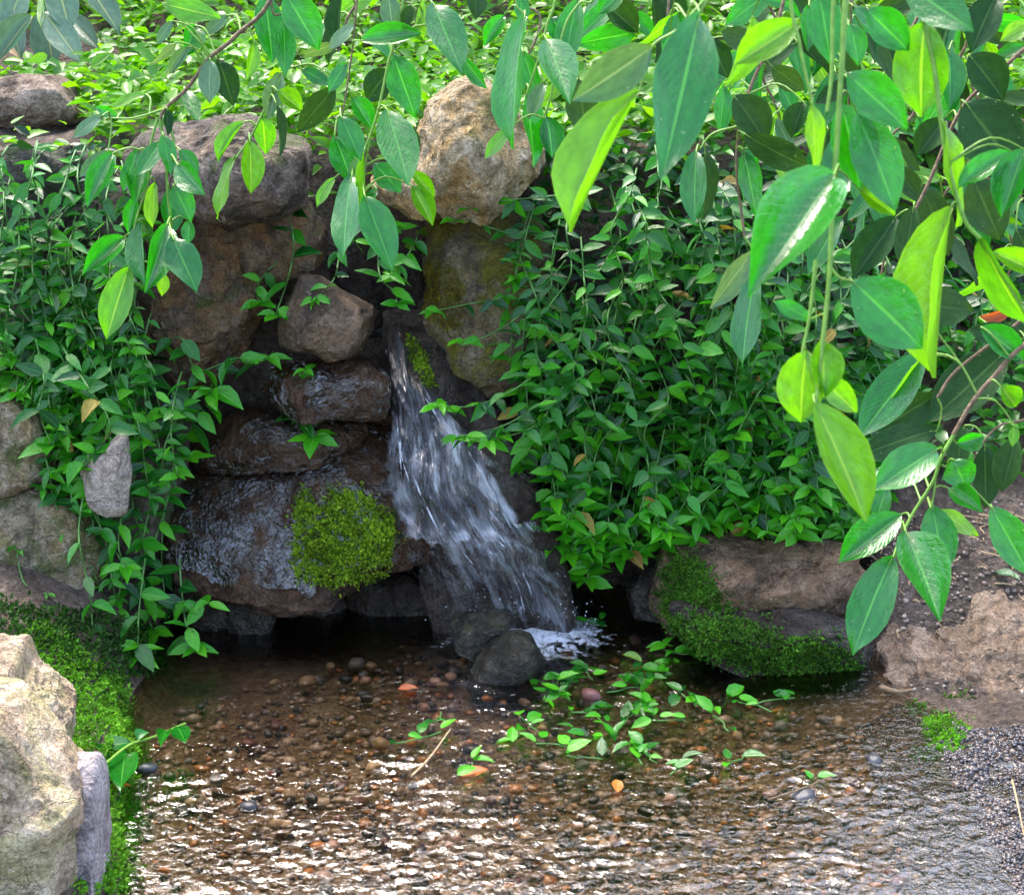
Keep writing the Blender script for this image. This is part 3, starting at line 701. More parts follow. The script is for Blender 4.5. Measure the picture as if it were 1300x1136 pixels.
ficus('drooping ficus branch with brown twig at upper left, dense leaf bunch over the left wall', 2.3,
  [([(350, -20), (300, 45), (265, 75), (238, 112), (210, 138), (203, 152)], 3.2, True),
   ([(203, 150), (210, 200), (213, 250), (219, 300)], 2, False), ([(215, 150), (224, 205), (221, 238)], 1.8, False),
   ([(200, 150), (190, 190), (188, 230), (172, 282), (165, 338)], 2, False), ([(345, -5), (360, 20)], 2, True), ([(210, 138), (170, 150), (135, 150)], 1.6, False)],
  [(206, 5, 278, 22, 30, 'y'), (247, 33, 236, 73, 28, 'b'), (225, 54, 194, 84, 10, 'g'), (219, 27, 197, 55, 14, 'g'), (267, 76, 262, 128, 28, 'g'), (236, 115, 252, 153, 20, 'b'),
   (278, 76, 296, 132, 34, 'd'), (288, 20, 258, 46, 16, 'g'), (323, 54, 315, 102, 17, 'y'), (336, -8, 348, 79, 38, 'm'), (362, -8, 405, 62, 46, 'm'), (360, 25, 363, 96, 28, 'm'),
   (137, 192, 101, 225, 20, 'g'), (143, 195, 112, 262, 30, 'b'), (176, 190, 151, 243, 20, 'm'), (203, 181, 176, 222, 24, 'b'), (186, 197, 172, 260, 30, 'b'), (207, 171, 217, 220, 22, 'm'),
   (225, 208, 261, 246, 32, 'b', -.05), (228, 190, 253, 222, 20, 'm'), (220, 236, 243, 281, 30, 'm'), (172, 250, 163, 296, 18, 'm'), (197, 232, 190, 290, 18, 'y'), (215, 240, 220, 300, 30, 'm'),
   (157, 302, 106, 348, 30, 'b'), (180, 282, 183, 360, 22, 'b'), (212, 285, 188, 370, 36, 'b', -.04), (219, 301, 247, 363, 42, 'b', -.07), (164, 339, 131, 430, 40, 'y'), (205, 345, 207, 376, 16, 'y'),
   (240, 280, 238, 310, 18, 'm'), (130, 147, 90, 172, 16, 'g'), (212, 138, 214, 172, 12, 'd'), (150, 148, 120, 135, 14, 'm'), (185, 120, 140, 135, 12, 'y'), (240, 60, 215, 95, 16, 'g')])
ficus('small ficus twig with bright yellow green leaves hanging in front of the capstone', 2.35,
  [([(380, -20), (372, 60), (352, 110), (333, 145), (318, 175), (300, 200), (293, 206)], 2, False)],
  [(333, 147, 338, 196, 28, 'y'), (317, 178, 321, 246, 30, 'y'), (310, 155, 275, 205, 14, 'y'), (296, 201, 266, 274, 14, 'y'), (356, 93, 342, 153, 26, 'g'), (350, 130, 360, 197, 9, 'd'),
   (383, 88, 420, 108, 18, 'm'), (425, 110, 377, 169, 34, 'd'), (380, 70, 430, 60, 14, 'g'), (352, 115, 385, 140, 24, 'y')])
ficus('ficus branch with glossy leaves hanging left of the tan boulder', 2.1,
  [([(515, -20), (500, 55), (493, 80), (480, 140), (465, 185), (447, 222)], 2.3, False), ([(455, -15), (450, 40), (445, 80), (435, 145)], 1.8, True), ([(470, 175), (463, 215), (463, 248)], 1.6, False), ([(505, 50), (530, 30), (545, -10)], 1.8, False)],
  [(550, 5, 585, 88, 46, 'b'), (492, -12, 500, 49, 26, 'g'), (458, 52, 535, 40, 28, 'm'), (498, 67, 527, 148, 42, 'm'), (491, 139, 521, 232, 50, 'b', -.06), (495, 90, 460, 125, 38, 'd'), (447, 124, 474, 163, 26, 'm'),
   (433, 148, 458, 202, 30, 'm'), (425, 172, 447, 232, 34, 'm'), (447, 222, 426, 322, 32, 'b', -.05), (462, 192, 462, 290, 14, 'y'), (463, 248, 498, 340, 44, 'm', -.03), (523, 236, 551, 285, 26, 'y'), (521, 217, 553, 250, 18, 'y'),
   (475, 208, 510, 243, 32, 'm'), (513, 155, 530, 193, 22, 'd'), (425, 226, 400, 262, 14, 'y'), (587, 72, 616, 114, 18, 'm'), (540, 0, 535, 50, 20, 'y'), (603, -8, 606, 25, 26, 'd'), (525, 8, 513, 38, 18, 'd'),
   (520, 20, 590, 45, 24, 'd', .1), (440, 80, 415, 115, 20, 'm'), (450, 30, 415, 60, 16, 'g'), (478, 240, 440, 300, 20, 'm')])
ficus('ficus twig with long narrow leaves hanging in front of the tan boulder', 1.95,
  [([(708, -20), (695, 30), (682, 80), (668, 122)], 2.2, False), ([(760, -20), (735, 5), (715, 40), (700, 120), (690, 150)], 2, False), ([(655, -20), (665, 20)], 2, False)],
  [(666, 21, 637, 185, 32, 'm'), (667, 116, 683, 210, 24, 'm'), (694, 148, 704, 200, 32, 'm'), (648, 162, 615, 202, 18, 'y'), (694, 50, 727, 130, 46, 'b'), (733, 0, 712, 88, 36, 'm'), (735, 100, 745, 178, 44, 'd', .1),
   (700, 22, 722, 55, 30, 'm'), (768, 6, 812, 40, 36, 'd', .1), (660, -5, 665, 30, 20, 'm'), (690, 105, 670, 150, 20, 'g'), (640, 20, 615, 60, 22, 'm'), (790, -10, 760, 20, 26, 'm'), (720, 100, 690, 130, 18, 'y')])
ficus('near ficus twig with three large glossy leaves left of the long green stems', 1.3,
  [([(915, -25), (898, 0), (888, 18)], 3.2, False), ([(895, 0), (860, 38), (828, 60), (812, 116)], 2.4, False)],
  [(828, 60, 730, 130, 56, 'g'), (888, 18, 845, 208, 78, 'b', -.05), (812, 116, 718, 290, 40, 'y'), (850, 45, 870, 100, 40, 'm', .08)], jit=.01)
ficus('long green ficus shoots hanging at right with one huge blue green leaf', 1.3,
  [([(1076, -25), (1069, 80), (1062, 190), (1057, 260), (1053, 350), (1045, 430), (1036, 512)], 4.2, False), ([(1060, -25), (1056, 90), (1050, 142)], 3.4, False), ([(1004, -25), (1016, 60), (1027, 112), (1032, 132)], 3, False), ([(1036, 330), (1028, 400), (1018, 450)], 2.8, False), ([(1055, 340), (1065, 352), (1084, 358)], 2.4, False)],
  [(1015, 28, 933, 85, 46, 'y'), (1040, -8, 1057, 80, 46, 'm', .06), (1080, 30, 1090, 82, 30, 'm', .06), (1075, 93, 1152, 163, 55, 'm'), (1088, 143, 1140, 266, 62, 'm', .03), (1068, 132, 1096, 240, 60, 'm', .05), (1030, 130, 1042, 218, 22, 'y'),
   (1090, 240, 1138, 272, 28, 'y', .05), (1058, 222, 957, 370, 88, 'b', -.06), (1082, 357, 1175, 440, 80, 'm'), (1024, 445, 1010, 538, 60, 'y'), (1042, 432, 1050, 505, 42, 'y'), (1040, 478, 1090, 525, 34, 'y'), (1034, 510, 1105, 660, 60, 'y', -.03),
   (955, 19, 926, 111, 26, 'y', .1), (1028, 405, 985, 380, 22, 'm', .05), (1100, 12, 1155, 65, 46, 'm', .1)], jit=.01)
ficus('curving green ficus shoot at the right edge with long folded yellow green leaves', 1.4,
  [([(1165, -25), (1174, 30), (1185, 80), (1195, 155), (1205, 215), (1225, 280), (1250, 310), (1280, 360), (1310, 410)], 4, False)],
  [(1175, 28, 1157, 146, 72, 'y'), (1150, -18, 1236, 36, 52, 'b'), (1208, 262, 1178, 480, 48, 'y'), (1197, 155, 1232, 285, 18, 'y'), (1285, 193, 1214, 241, 30, 'm'), (1300, 190, 1272, 275, 44, 'm'), (1245, 302, 1297, 418, 34, 'y'), (1260, 320, 1320, 345, 30, 'y')], jit=.01)
ficus('low ficus branch at right drooping over the brown boulder and the mud', 1.75,
  [([(1310, 430), (1262, 478), (1235, 510), (1210, 552)], 4.2, True), ([(1212, 550), (1195, 580), (1185, 610), (1160, 650), (1145, 680), (1135, 708)], 2.6, False), ([(1195, 590), (1215, 600), (1240, 625), (1262, 648)], 1.7, False), ([(1188, 600), (1186, 625), (1182, 645)], 1.6, False)],
  [(1172, 448, 1090, 556, 54, 'm'), (1175, 450, 1122, 522, 20, 'y'), (1190, 570, 1108, 617, 50, 'b'), (1115, 595, 1074, 632, 26, 'g', .1), (1127, 618, 1108, 660, 26, 'm', .08), (1210, 583, 1228, 620, 42, 'm'), (1205, 620, 1248, 648, 28, 'b'), (1215, 563, 1250, 553, 24, 'm'),
   (1144, 653, 1067, 716, 46, 'm'), (1134, 706, 1074, 825, 56, 'm', -.03), (1150, 675, 1197, 783, 60, 'b', -.05), (1183, 641, 1202, 728, 46, 'm', .03), (1190, 648, 1246, 680, 22, 'y', .05), (1258, 643, 1310, 730, 46, 'm'), (1288, 540, 1286, 567, 14, 'y'), (1270, 490, 1292, 516, 28, 'y'), (1245, 415, 1302, 455, 36, 'm')], jit=.02)
ficus('shaded ficus branch of dark leaves behind the low branch at right', 2.1,
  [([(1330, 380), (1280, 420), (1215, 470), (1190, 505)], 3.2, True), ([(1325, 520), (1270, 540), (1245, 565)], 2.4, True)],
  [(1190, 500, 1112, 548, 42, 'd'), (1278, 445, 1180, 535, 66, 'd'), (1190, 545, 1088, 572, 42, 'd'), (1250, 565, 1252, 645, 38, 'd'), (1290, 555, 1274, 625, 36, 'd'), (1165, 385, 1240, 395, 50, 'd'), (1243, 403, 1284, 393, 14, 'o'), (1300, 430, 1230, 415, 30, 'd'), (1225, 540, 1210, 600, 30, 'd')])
ficus('shaded ficus branch of dark leaves in the upper right corner', 2.0,
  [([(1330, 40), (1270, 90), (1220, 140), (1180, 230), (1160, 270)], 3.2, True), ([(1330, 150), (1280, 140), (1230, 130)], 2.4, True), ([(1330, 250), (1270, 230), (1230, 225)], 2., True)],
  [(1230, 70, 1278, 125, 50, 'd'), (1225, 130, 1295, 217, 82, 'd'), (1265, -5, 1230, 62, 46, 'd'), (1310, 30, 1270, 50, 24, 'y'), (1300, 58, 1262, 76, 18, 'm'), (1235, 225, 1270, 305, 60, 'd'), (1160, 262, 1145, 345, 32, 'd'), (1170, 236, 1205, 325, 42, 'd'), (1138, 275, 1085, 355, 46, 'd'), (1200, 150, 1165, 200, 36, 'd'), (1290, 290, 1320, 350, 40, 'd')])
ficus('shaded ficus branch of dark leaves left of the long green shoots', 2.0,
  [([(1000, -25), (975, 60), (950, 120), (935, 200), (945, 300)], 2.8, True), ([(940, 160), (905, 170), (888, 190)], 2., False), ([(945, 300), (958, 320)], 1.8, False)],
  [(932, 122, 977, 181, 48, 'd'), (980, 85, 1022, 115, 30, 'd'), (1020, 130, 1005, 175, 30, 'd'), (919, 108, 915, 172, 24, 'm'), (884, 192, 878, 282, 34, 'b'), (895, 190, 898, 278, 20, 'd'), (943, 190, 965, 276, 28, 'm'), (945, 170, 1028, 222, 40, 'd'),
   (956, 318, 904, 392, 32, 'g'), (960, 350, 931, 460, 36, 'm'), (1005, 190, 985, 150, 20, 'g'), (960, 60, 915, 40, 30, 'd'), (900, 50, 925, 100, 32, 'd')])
# further branches of the same tree filling the canopy at the top right and along the top edge
def filler(n_leaf, box_, D, label, kinds='dmmmdy', size=(60, 95)):
    x0, y0, x1, y1 = box_; sx = random.uniform(x0, x1)
    st = [(sx, -25)]
    x, y = sx, -25
    while y < y1:
        y += random.uniform(40, 70); x = min(max(x + random.uniform(-45, 45), x0), x1); st.append((x, y))
    S = spline(st, 8); lv = []
    for i in range(n_leaf):
        bx_, by_ = S[random.randrange(len(S))]
        an = random.gauss(math.pi / 2, .75); ln = random.uniform(*size) * 2.0 / D
        ox, oy = random.uniform(-25, 25), random.uniform(-12, 18)
        lv.append((bx_ + ox, by_ + oy, bx_ + ox + math.cos(an) * ln, by_ + oy + math.sin(an) * ln, ln * random.uniform(.16, .46), random.choice(kinds)))
    ficus(label, D, [(st, 2.4, True)], lv, jit=.12)
for i, (bx_, D_) in enumerate([((880, 0, 1000, 160), 2.25), ((960, 0, 1080, 200), 2.35), ((1080, 0, 1180, 230), 2.2), ((1150, 0, 1290, 260), 2.35), ((1200, 0, 1320, 340), 2.45), ((1080, 150, 1180, 330), 2.5)]):
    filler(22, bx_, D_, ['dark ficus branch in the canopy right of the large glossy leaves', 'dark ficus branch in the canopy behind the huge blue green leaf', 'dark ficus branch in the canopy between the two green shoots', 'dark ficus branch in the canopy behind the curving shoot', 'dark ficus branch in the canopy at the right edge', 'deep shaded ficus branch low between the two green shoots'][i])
for i, (bx_, D_) in enumerate([((610, 0, 700, 40), 2.3), ((760, 0, 860, 30), 2.1), ((400, 0, 480, 30), 2.4), ((850, 0, 930, 60), 2.0)]):
    filler(5, bx_, D_, ['leafy ficus twig at the top edge above the tan boulder', 'leafy ficus twig at the top edge above the large glossy leaves', 'leafy ficus twig at the top edge above the capstone', 'leafy ficus twig at the top edge right of the large glossy leaves'][i], 'mmdmy')

# ------------------------------------------------------------------ the tree that shades the back of the bank
tb = np.array([.9, 4.6, float(height(np.array([.9]), np.array([4.6]))[0])])
tr_ = root('ficus_tree', tb, 'old ficus tree on the bank whose crown shades the ground behind the wall', 'tree')
V, F = tube(spline([(0, 0, -.2), (.05, -.1, 1.), (-.2, -.4, 2.), (-.6, -.9, 2.7)]), np.linspace(.22, .1, 31), 12); link('trunk', mesh('trunk', V, F, M_wood), tr_)
for e in ((-2.6, -1.6, 3.), (1.2, -1.4, 2.9), (-3.6, .2, 3.2), (-1., .6, 3.6)):
    V, F = tube(spline([(-.2, -.4, 2.), ((e[0] - .4) / 2, (e[1] - .6) / 2, 2.7), e]), np.linspace(.09, .03, 21), 8); link('limb', mesh('limb', V, F, M_wood), tr_)
n_ = 5200
cp = np.c_[RNG.uniform(-5.2, 2.4, n_ * 4), RNG.uniform(-2.5, 1.4, n_ * 4), RNG.uniform(2.2, 3.9, n_ * 4)]
cp = cp[fbm(cp * 1.5, 2) > -.02][:n_]
a_, q_ = rand_axes(len(cp), (0, 0, -.6), (0, 0, .8))
L_ = RNG.uniform(.09, .15, len(cp))
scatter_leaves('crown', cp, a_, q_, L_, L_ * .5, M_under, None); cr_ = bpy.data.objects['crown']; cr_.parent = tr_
# ------------------------------------------------------------------ broad leaved plant at top left
def plant():
    b = at(40, 90, 1.0); r0 = root('broadleaf_plant', b, 'broad leaved plant with streaked blue green leaves at the top left corner', 'plant')
    for x0, y0, x1, y1, w, k in [(60, 10, 62, 90, 44, 'v'), (55, 15, 104, 78, 36, 'v'), (85, 20, 128, 62, 26, 'v'), (10, 10, 24, 74, 30, 'v'), (110, -20, 152, 38, 34, 'v'), (30, -20, 5, 45, 34, 'v'), (40, 20, -10, 85, 34, 'v'), (52, -5, 50, 34, 10, 'y'), (-10, 55, 26, 73, 12, 't'), (70, -30, 90, 40, 40, 'v')]:
        Y = .95 + random.uniform(-.08, .08); B = at(x0, y0, Y); T = at(x1, y1, Y - .08); a = T - B; L_ = float(np.linalg.norm(a))
        W_ = w * float(np.linalg.norm(B - CAM)) / F_PX
        link('leaf', LM[k][random.randrange(5)], r0, frame(B - b, a, (random.gauss(0, .3), -.6, .7), L_, W_))
plant()

# ------------------------------------------------------------------ waterfall
def fall_mat():
    t = NT('falling_water'); uv = t.coord('UV')
    def streak(sx, sy, det, dist):
        mp = t.n('Mapping'); t.l(uv, mp.inputs[0]); mp.inputs['Scale'].default_value = (sx, sy, 1)
        return t.noise(mp.outputs[0], 1., det, .6, dist)
    a = streak(11, 5.5, 4, 1.0); b = streak(36, 15, 4, .8); c = streak(3.2, 4.2, 2, 1.2)
    v = t.math('ADD', t.math('MULTIPLY', a, .5), t.math('ADD', t.math('MULTIPLY', b, .22), t.math('MULTIPLY', c, .43)))
    at_ = t.n('Attribute', attribute_name='edge')
    foam = t.math('MULTIPLY', t.ramp(v, [(.545, 0.), (.61, .13), (.72, .68)]), at_.outputs['Fac'])
    body = t.ramp(t.math('ADD', at_.outputs['Fac'], t.math('MULTIPLY', t.math('SUBTRACT', v, .575), 1.6)), [(.15, 0.), (.5, 1.)])
    nrm = t.bump(v, .9, .03)
    fr = t.n('Fresnel'); fr.inputs['IOR'].default_value = 1.6; t.l(nrm, fr.inputs['Normal'])
    gl = t.n('BsdfGlossy'); gl.inputs['Roughness'].default_value = .32; gl.inputs['Color'].default_value = (.34, .34, .36, 1); t.l(nrm, gl.inputs['Normal'])
    tr = t.n('BsdfTransparent'); tr.inputs[0].default_value = (.95, .95, .95, 1)
    m1 = t.n('MixShader'); t.l(t.math('MULTIPLY', fr.outputs[0], body), m1.inputs[0]); t.l(tr.outputs[0], m1.inputs[1]); t.l(gl.outputs[0], m1.inputs[2])
    di = t.n('BsdfDiffuse'); di.inputs[0].default_value = (.80, .84, .92, 1)
    tl = t.n('BsdfTranslucent'); tl.inputs[0].default_value = (.80, .84, .92, 1)
    m2 = t.n('MixShader'); m2.inputs[0].default_value = .4; t.l(di.outputs[0], m2.inputs[1]); t.l(tl.outputs[0], m2.inputs[2])
    m3 = t.n('MixShader'); t.l(foam, m3.inputs[0]); t.l(m1.outputs[0], m3.inputs[1]); t.l(m2.outputs[0], m3.inputs[2])
    return t.finish(m3.outputs[0])
M_fall = fall_mat()
KEY = np.array([[492, 400, 8, .13], [500, 440, 13, .09], [511, 480, 22, .04], [528, 520, 38, .0], [548, 570, 66, -.05], [568, 620, 80, -.09], [592, 670, 88, -.115], [612, 705, 92, -.125], [634, 745, 94, -.13], [655, 808, 96, -.125]])
def fall_point(v, s, dy=0.):
    k = np.interp(v, np.linspace(0, 1, len(KEY)), np.arange(len(KEY))); i = np.arange(len(KEY))
    cx = np.interp(k, i, KEY[:, 0]); cy = np.interp(k, i, KEY[:, 1]); hw = np.interp(k, i, KEY[:, 2]); Y = np.interp(k, i, KEY[:, 3])
    return at(cx + s * hw, cy + (s * -12 if v < .8 else 0), Y + dy)
nv_, ns_ = 130, 60
ROW = []; UVW = []
for j in range(nv_):
    v = j / (nv_ - 1)
    for i in range(ns_):
        s = i / (ns_ - 1) * 2 - 1
        ROW.append(fall_point(v, s, .03 * abs(s) ** 3)); UVW.append(((s + 1) / 2 * (.25 + .75 * min(1, v * 1.8)), v))
ROW = np.array(ROW); UVW = np.array(UVW)
d_ = fbm(np.c_[UVW[:, 0] * 6, UVW[:, 1] * 6, UVW[:, 0] * 0], 3) * .03 + fbm(np.c_[UVW[:, 0] * 40, UVW[:, 1] * 14, UVW[:, 0] * 0 + 4], 2) * .008
ROW[:, 1] += d_; ROW[:, 2] += d_ * -.6
wf = root('waterfall', at(650, 800, -.125), 'small waterfall pouring from the hollow and fanning down the dark stones into the pond', 'waterfall')
o0 = np.array(wf.location)
me = mesh('water_sheet', ROW - o0, grid_faces(nv_, ns_), M_fall, True, UVW)
SS = np.tile(np.linspace(-1, 1, ns_), nv_); VVV = np.repeat(np.linspace(0, 1, nv_), ns_)
wob = fbm(np.c_[SS * 4, VVV * 16, SS * 0 + 2], 4) * .6
edge = smooth(1.0, .55, np.abs(SS) + wob) * smooth(1.02, .9, VVV + wob * .25 + .08 * perlin(np.c_[SS * 9, VVV * 0, VVV * 0])) * smooth(0, .12, VVV)
edge *= 1 + .8 * np.exp(-((VVV - .44 + .1 * wob) / .05) ** 2) + .9 * np.exp(-((VVV - .70 + .15 * wob) / .035) ** 2)
edge *= np.where((VVV > .71) & (SS < .35), smooth(-.35, .15, perlin(np.c_[SS * 9 + 3, VVV * 2.5, SS * 0])), 1)
edge *= (.55 + .45 * smooth(.15, .38, VVV)) * (1 - .65 * smooth(.0, -.35, SS + wob) * smooth(.66, .74, VVV))
me.attributes.new('edge', 'FLOAT', 'POINT').data.foreach_set('value', edge.astype(np.float32))
link('water_sheet', me, wf)
def film_mat():
    t = NT('water_film'); P = t.coord('Object')
    nrm = t.bump(t.noise(P, 75, 2, .5, 1.4), .75, .012)
    fr = t.n('Fresnel'); fr.inputs['IOR'].default_value = 2.0; t.l(nrm, fr.inputs['Normal'])
    gl = t.n('BsdfGlossy'); gl.inputs['Roughness'].default_value = .04; t.l(nrm, gl.inputs['Normal'])
    tr = t.n('BsdfTransparent'); tr.inputs[0].default_value = (.88, .82, .76, 1)
    mx = t.n('MixShader'); t.l(t.math('MULTIPLY', fr.outputs[0], t.ramp(t.noise(P, 14, 3, .6, .8), [(.42, .1), (.62, 1.15)])), mx.inputs[0]); t.l(tr.outputs[0], mx.inputs[1]); t.l(gl.outputs[0], mx.inputs[2])
    return t.finish(mx.outputs[0])
M_film = film_mat()
def film(key, poly):
    V, F = ROCKS[key]; tri = V[F]; nr = np.cross(tri[:, 1] - tri[:, 0], tri[:, 2] - tri[:, 0])
    vn = np.zeros_like(V)
    for k in range(3): np.add.at(vn, F[:, k], nr)
    vn /= np.maximum(np.linalg.norm(vn, axis=1), 1e-12)[:, None]
    px, py = project(V); wob = fbm(V * 25, 3) * 22
    ok = inside(poly, px + wob, py + wob) & (((CAM - V) * vn).sum(1) > 0)
    keep = ok[F].all(1); used = np.unique(F[keep]); mp = np.zeros(len(V), int); mp[used] = np.arange(len(used))
    q = V * np.array([38, 38, 26]); w = np.c_[perlin(q * .5 + 3), perlin(q * .5 + 8), perlin(q * .5 + 12)] * 1.4
    rp = (1 - 2 * np.abs(perlin(q + w))) * .0016 + perlin(q * 2 + w + 5) * .001
    link('water_film', mesh('water_film', (V + vn * (.0035 + rp)[:, None])[used] - o0, mp[F[keep]], M_film), wf)
film('slab', [(190, 590), (330, 545), (600, 530), (620, 720), (490, 722), (380, 755), (270, 740), (190, 700)])
film('block', [(220, 550), (310, 515), (480, 520), (480, 600), (230, 610)])
film('ledge', [(320, 455), (400, 445), (510, 450), (510, 540), (320, 540)])
def strand_mat():
    t = NT('white_water'); di = t.n('BsdfPrincipled'); di.inputs['Base Color'].default_value = (.80, .85, .95, 1); di.inputs['Roughness'].default_value = .15
    tr = t.n('BsdfTransparent'); mx = t.n('MixShader')
    f = t.ramp(t.noise(t.coord('Object', (90, 90, 22)), 1., 3, .6), [(.42, .0), (.72, .5)])
    t.l(f, mx.inputs[0]); t.l(tr.outputs[0], mx.inputs[1]); t.l(di.outputs[0], mx.inputs[2]); return t.finish(mx.outputs[0])
M_strand = strand_mat()
parts = []
for i in range(14):
    v0 = random.uniform(.2, .85); ln = random.uniform(.05, .22); s = random.uniform(-.7, .7); s1 = s + random.uniform(-.12, .12)
    path = [fall_point(min(1, v0 + ln * k / 6), s + (s1 - s) * k / 6, -.012 - random.uniform(0, .006)) for k in range(7)]
    rr = random.uniform(.0006, .0017); parts.append(tube(path, [rr * .2, rr * .8, rr, rr, rr, rr * .7, rr * .2], 5))
V, F = join(parts); o_ = link('water_strands', mesh('water_strands', V - o0, F, M_strand), wf); o_['kind'] = 'stuff'
# foam where it lands
def foam_mat():
    t = NT('foam'); P = t.coord('Object'); at_ = t.n('Attribute', attribute_name='edge')
    v = t.math('ADD', t.noise(P, 42, 5, .65, 1.2), t.math('MULTIPLY', t.math('SUBTRACT', at_.outputs['Fac'], .5), .35))
    a = t.ramp(v, [(.46, 0.), (.55, .35), (.68, .8)])
    b = t.bsdf((.78, .80, .88), .3, t.bump(v, .6, .01), .5); tr = t.n('BsdfTransparent'); mx = t.n('MixShader')
    t.l(a, mx.inputs[0]); t.l(tr.outputs[0], mx.inputs[1]); t.l(b, mx.inputs[2]); return t.finish(mx.outputs[0])
fa = np.linspace(0, 2 * np.pi, 60, endpoint=False); fr_ = np.linspace(0, 1, 24); c_ = on(672, 806, .0)
FA, FR = np.meshgrid(fa, fr_); FA, FR = FA.ravel(), FR.ravel()
fx = c_[0] + np.cos(FA) * FR * .20; fy = c_[1] - .02 + np.sin(FA) * FR * .17
fv = np.c_[fx, fy, .009 + .008 * fbm(np.c_[fx * 30, fy * 30, fx * 0], 3) + .010 * (1 - FR)]
ii = np.arange(24 * 60).reshape(24, 60); ff = np.stack([ii[:-1].ravel(), np.roll(ii, -1, 1)[:-1].ravel(), np.roll(ii, -1, 1)[1:].ravel(), ii[1:].ravel()], 1)
me = mesh('foam', fv, ff, foam_mat()); me.attributes.new('edge', 'FLOAT', 'POINT').data.foreach_set('value', smooth(1, .15, FR).astype(np.float32))
tag(link('foam', me), 'white foam churned up at the foot of the waterfall', None, None, 'stuff')
# splash drops where it lands
drops = []
V0, F0 = ico(1)
for i in range(160):
    px, py = random.gauss(665, 50), random.gauss(780, 16); r_ = random.uniform(.0006, .0016)
    p = at(px, py, -.13 + random.uniform(-.06, .03)); drops.append((V0 * np.array([r_, r_, r_ * random.uniform(.7, 1.8)]) + p, F0))
V, F = join(drops); tag(link('splash', mesh('splash', V, F, M_strand)), 'white splash of droplets at the foot of the waterfall', None, None, 'stuff')

# ------------------------------------------------------------------ moss
def moss_mat(name, a, b):
    t = NT(name); g = t.n('NewGeometry').outputs['Random Per Island']
    col = t.ramp(g, [(0., a), (1., b)])
    big = t.ramp(t.noise(t.coord('Object'), 22, 3, .6), [(.35, .5), (.65, 1.2)])
    col = t.mix(1., col, big, 'MULTIPLY')
    bs = t.bsdf(col, .65, None, .3); tr = t.n('BsdfTranslucent'); t.l(col, tr.inputs[0])
    mx = t.n('MixShader'); mx.inputs[0].default_value = .3; t.l(bs, mx.inputs[1]); t.l(tr.outputs[0], mx.inputs[2]); return t.finish(mx.outputs[0])
M_moss = moss_mat('moss', (.09, .18, .008), (.30, .48, .014))
M_mossb = moss_mat('bright_moss', (.08, .26, .01), (.18, .46, .015))
M_mossd = moss_mat('dark_moss', (.025, .10, .006), (.10, .26, .012))
def moss(surf, poly, n, mat, label, size=.008, thick=.012, edge_noise=18, face=None):
    V, F = surf
    tri = V[F[:, :3]]; nr = np.cross(tri[:, 1] - tri[:, 0], tri[:, 2] - tri[:, 0]); ar = np.linalg.norm(nr, axis=1); nr = nr / np.maximum(ar, 1e-12)[:, None]
    c = tri.mean(1); px, py = project(c); pl = np.array(poly)
    view = ((CAM - c) * nr).sum(1)
    ok = (px > pl[:, 0].min() - 12) & (px < pl[:, 0].max() + 12) & (py > pl[:, 1].min() - 12) & (py < pl[:, 1].max() + 12) & (view > -.15)
    idx = np.where(ok)[0]
    if not len(idx): print('no moss', label); return
    m0 = n * 4; pick = RNG.choice(idx, m0, p=ar[idx] / ar[idx].sum())
    u, w = RNG.uniform(0, 1, (2, m0)); sw = u + w > 1; u[sw], w[sw] = 1 - u[sw], 1 - w[sw]
    t3 = tri[pick]; P = t3[:, 0] + (t3[:, 1] - t3[:, 0]) * u[:, None] + (t3[:, 2] - t3[:, 0]) * w[:, None]
    nn = nr[pick]; px, py = project(P); wob = fbm(P * 45, 4) * edge_noise; sp_ = np.abs(RNG.normal(0, edge_noise * .45, m0))
    th_ = RNG.uniform(0, 6.28, m0)
    good = inside(poly, px + wob + sp_ * np.cos(th_), py + np.roll(wob, 0) * .8 + sp_ * np.sin(th_))
    P, nn = P[good][:n], nn[good][:n]; n = len(P)
    hgt = np.clip(fbm(P * 55, 3) + .45, .05, 1.2) * thick
    P = P + nn * (hgt * RNG.uniform(.2, 1, n))[:, None]
    a = nn * .5 + RNG.normal(0, .55, (n, 3)) + np.array([0, 0, .15]); a /= np.linalg.norm(a, axis=1)[:, None]
    s = np.cross(a, RNG.normal(size=(n, 3))); s /= np.linalg.norm(s, axis=1)[:, None]
    b2 = np.cross(a, s)
    L_ = (RNG.uniform(.6, 1.3, n) * size)[:, None]
    VV = np.stack([P - s * L_ * .28, P + s * L_ * .28, P + a * L_ * .6 + b2 * L_ * .15 + s * L_ * .2, P + a * L_, P + a * L_ * .6 + b2 * L_ * .15 - s * L_ * .2], 1).reshape(-1, 3)
    b = np.arange(n) * 5
    FF = np.concatenate([np.stack([b, b + 1, b + 2], 1), np.stack([b, b + 2, b + 4], 1), np.stack([b + 4, b + 2, b + 3], 1)])
    tag(link('moss', mesh('moss', VV, FF, mat, False)), label, None, None, 'stuff')
moss(ROCKS['slab'], [(375, 668), (382, 628), (395, 622), (400, 645), (415, 640), (420, 622), (452, 622), (478, 645), (490, 655), (500, 690), (492, 712), (430, 742), (385, 740), (372, 718)], 15000, M_moss, 'thick yellow green moss cushion on the front of the wet slab', .0055, .026, 11)
moss(ROCKS['right'], [(838, 725), (860, 705), (885, 712), (905, 735), (920, 760), (940, 800), (900, 812), (850, 790)], 8000, M_mossd, 'green moss on the left front of the long brown boulder', .006, .010)
moss(ROCKS['right_base'], [(850, 780), (960, 795), (1000, 815), (1060, 812), (1090, 840), (1092, 880), (1020, 872), (930, 845), (870, 815)], 9000, M_mossd, 'dark green moss on the wet stone under the long brown boulder', .0065, .012)
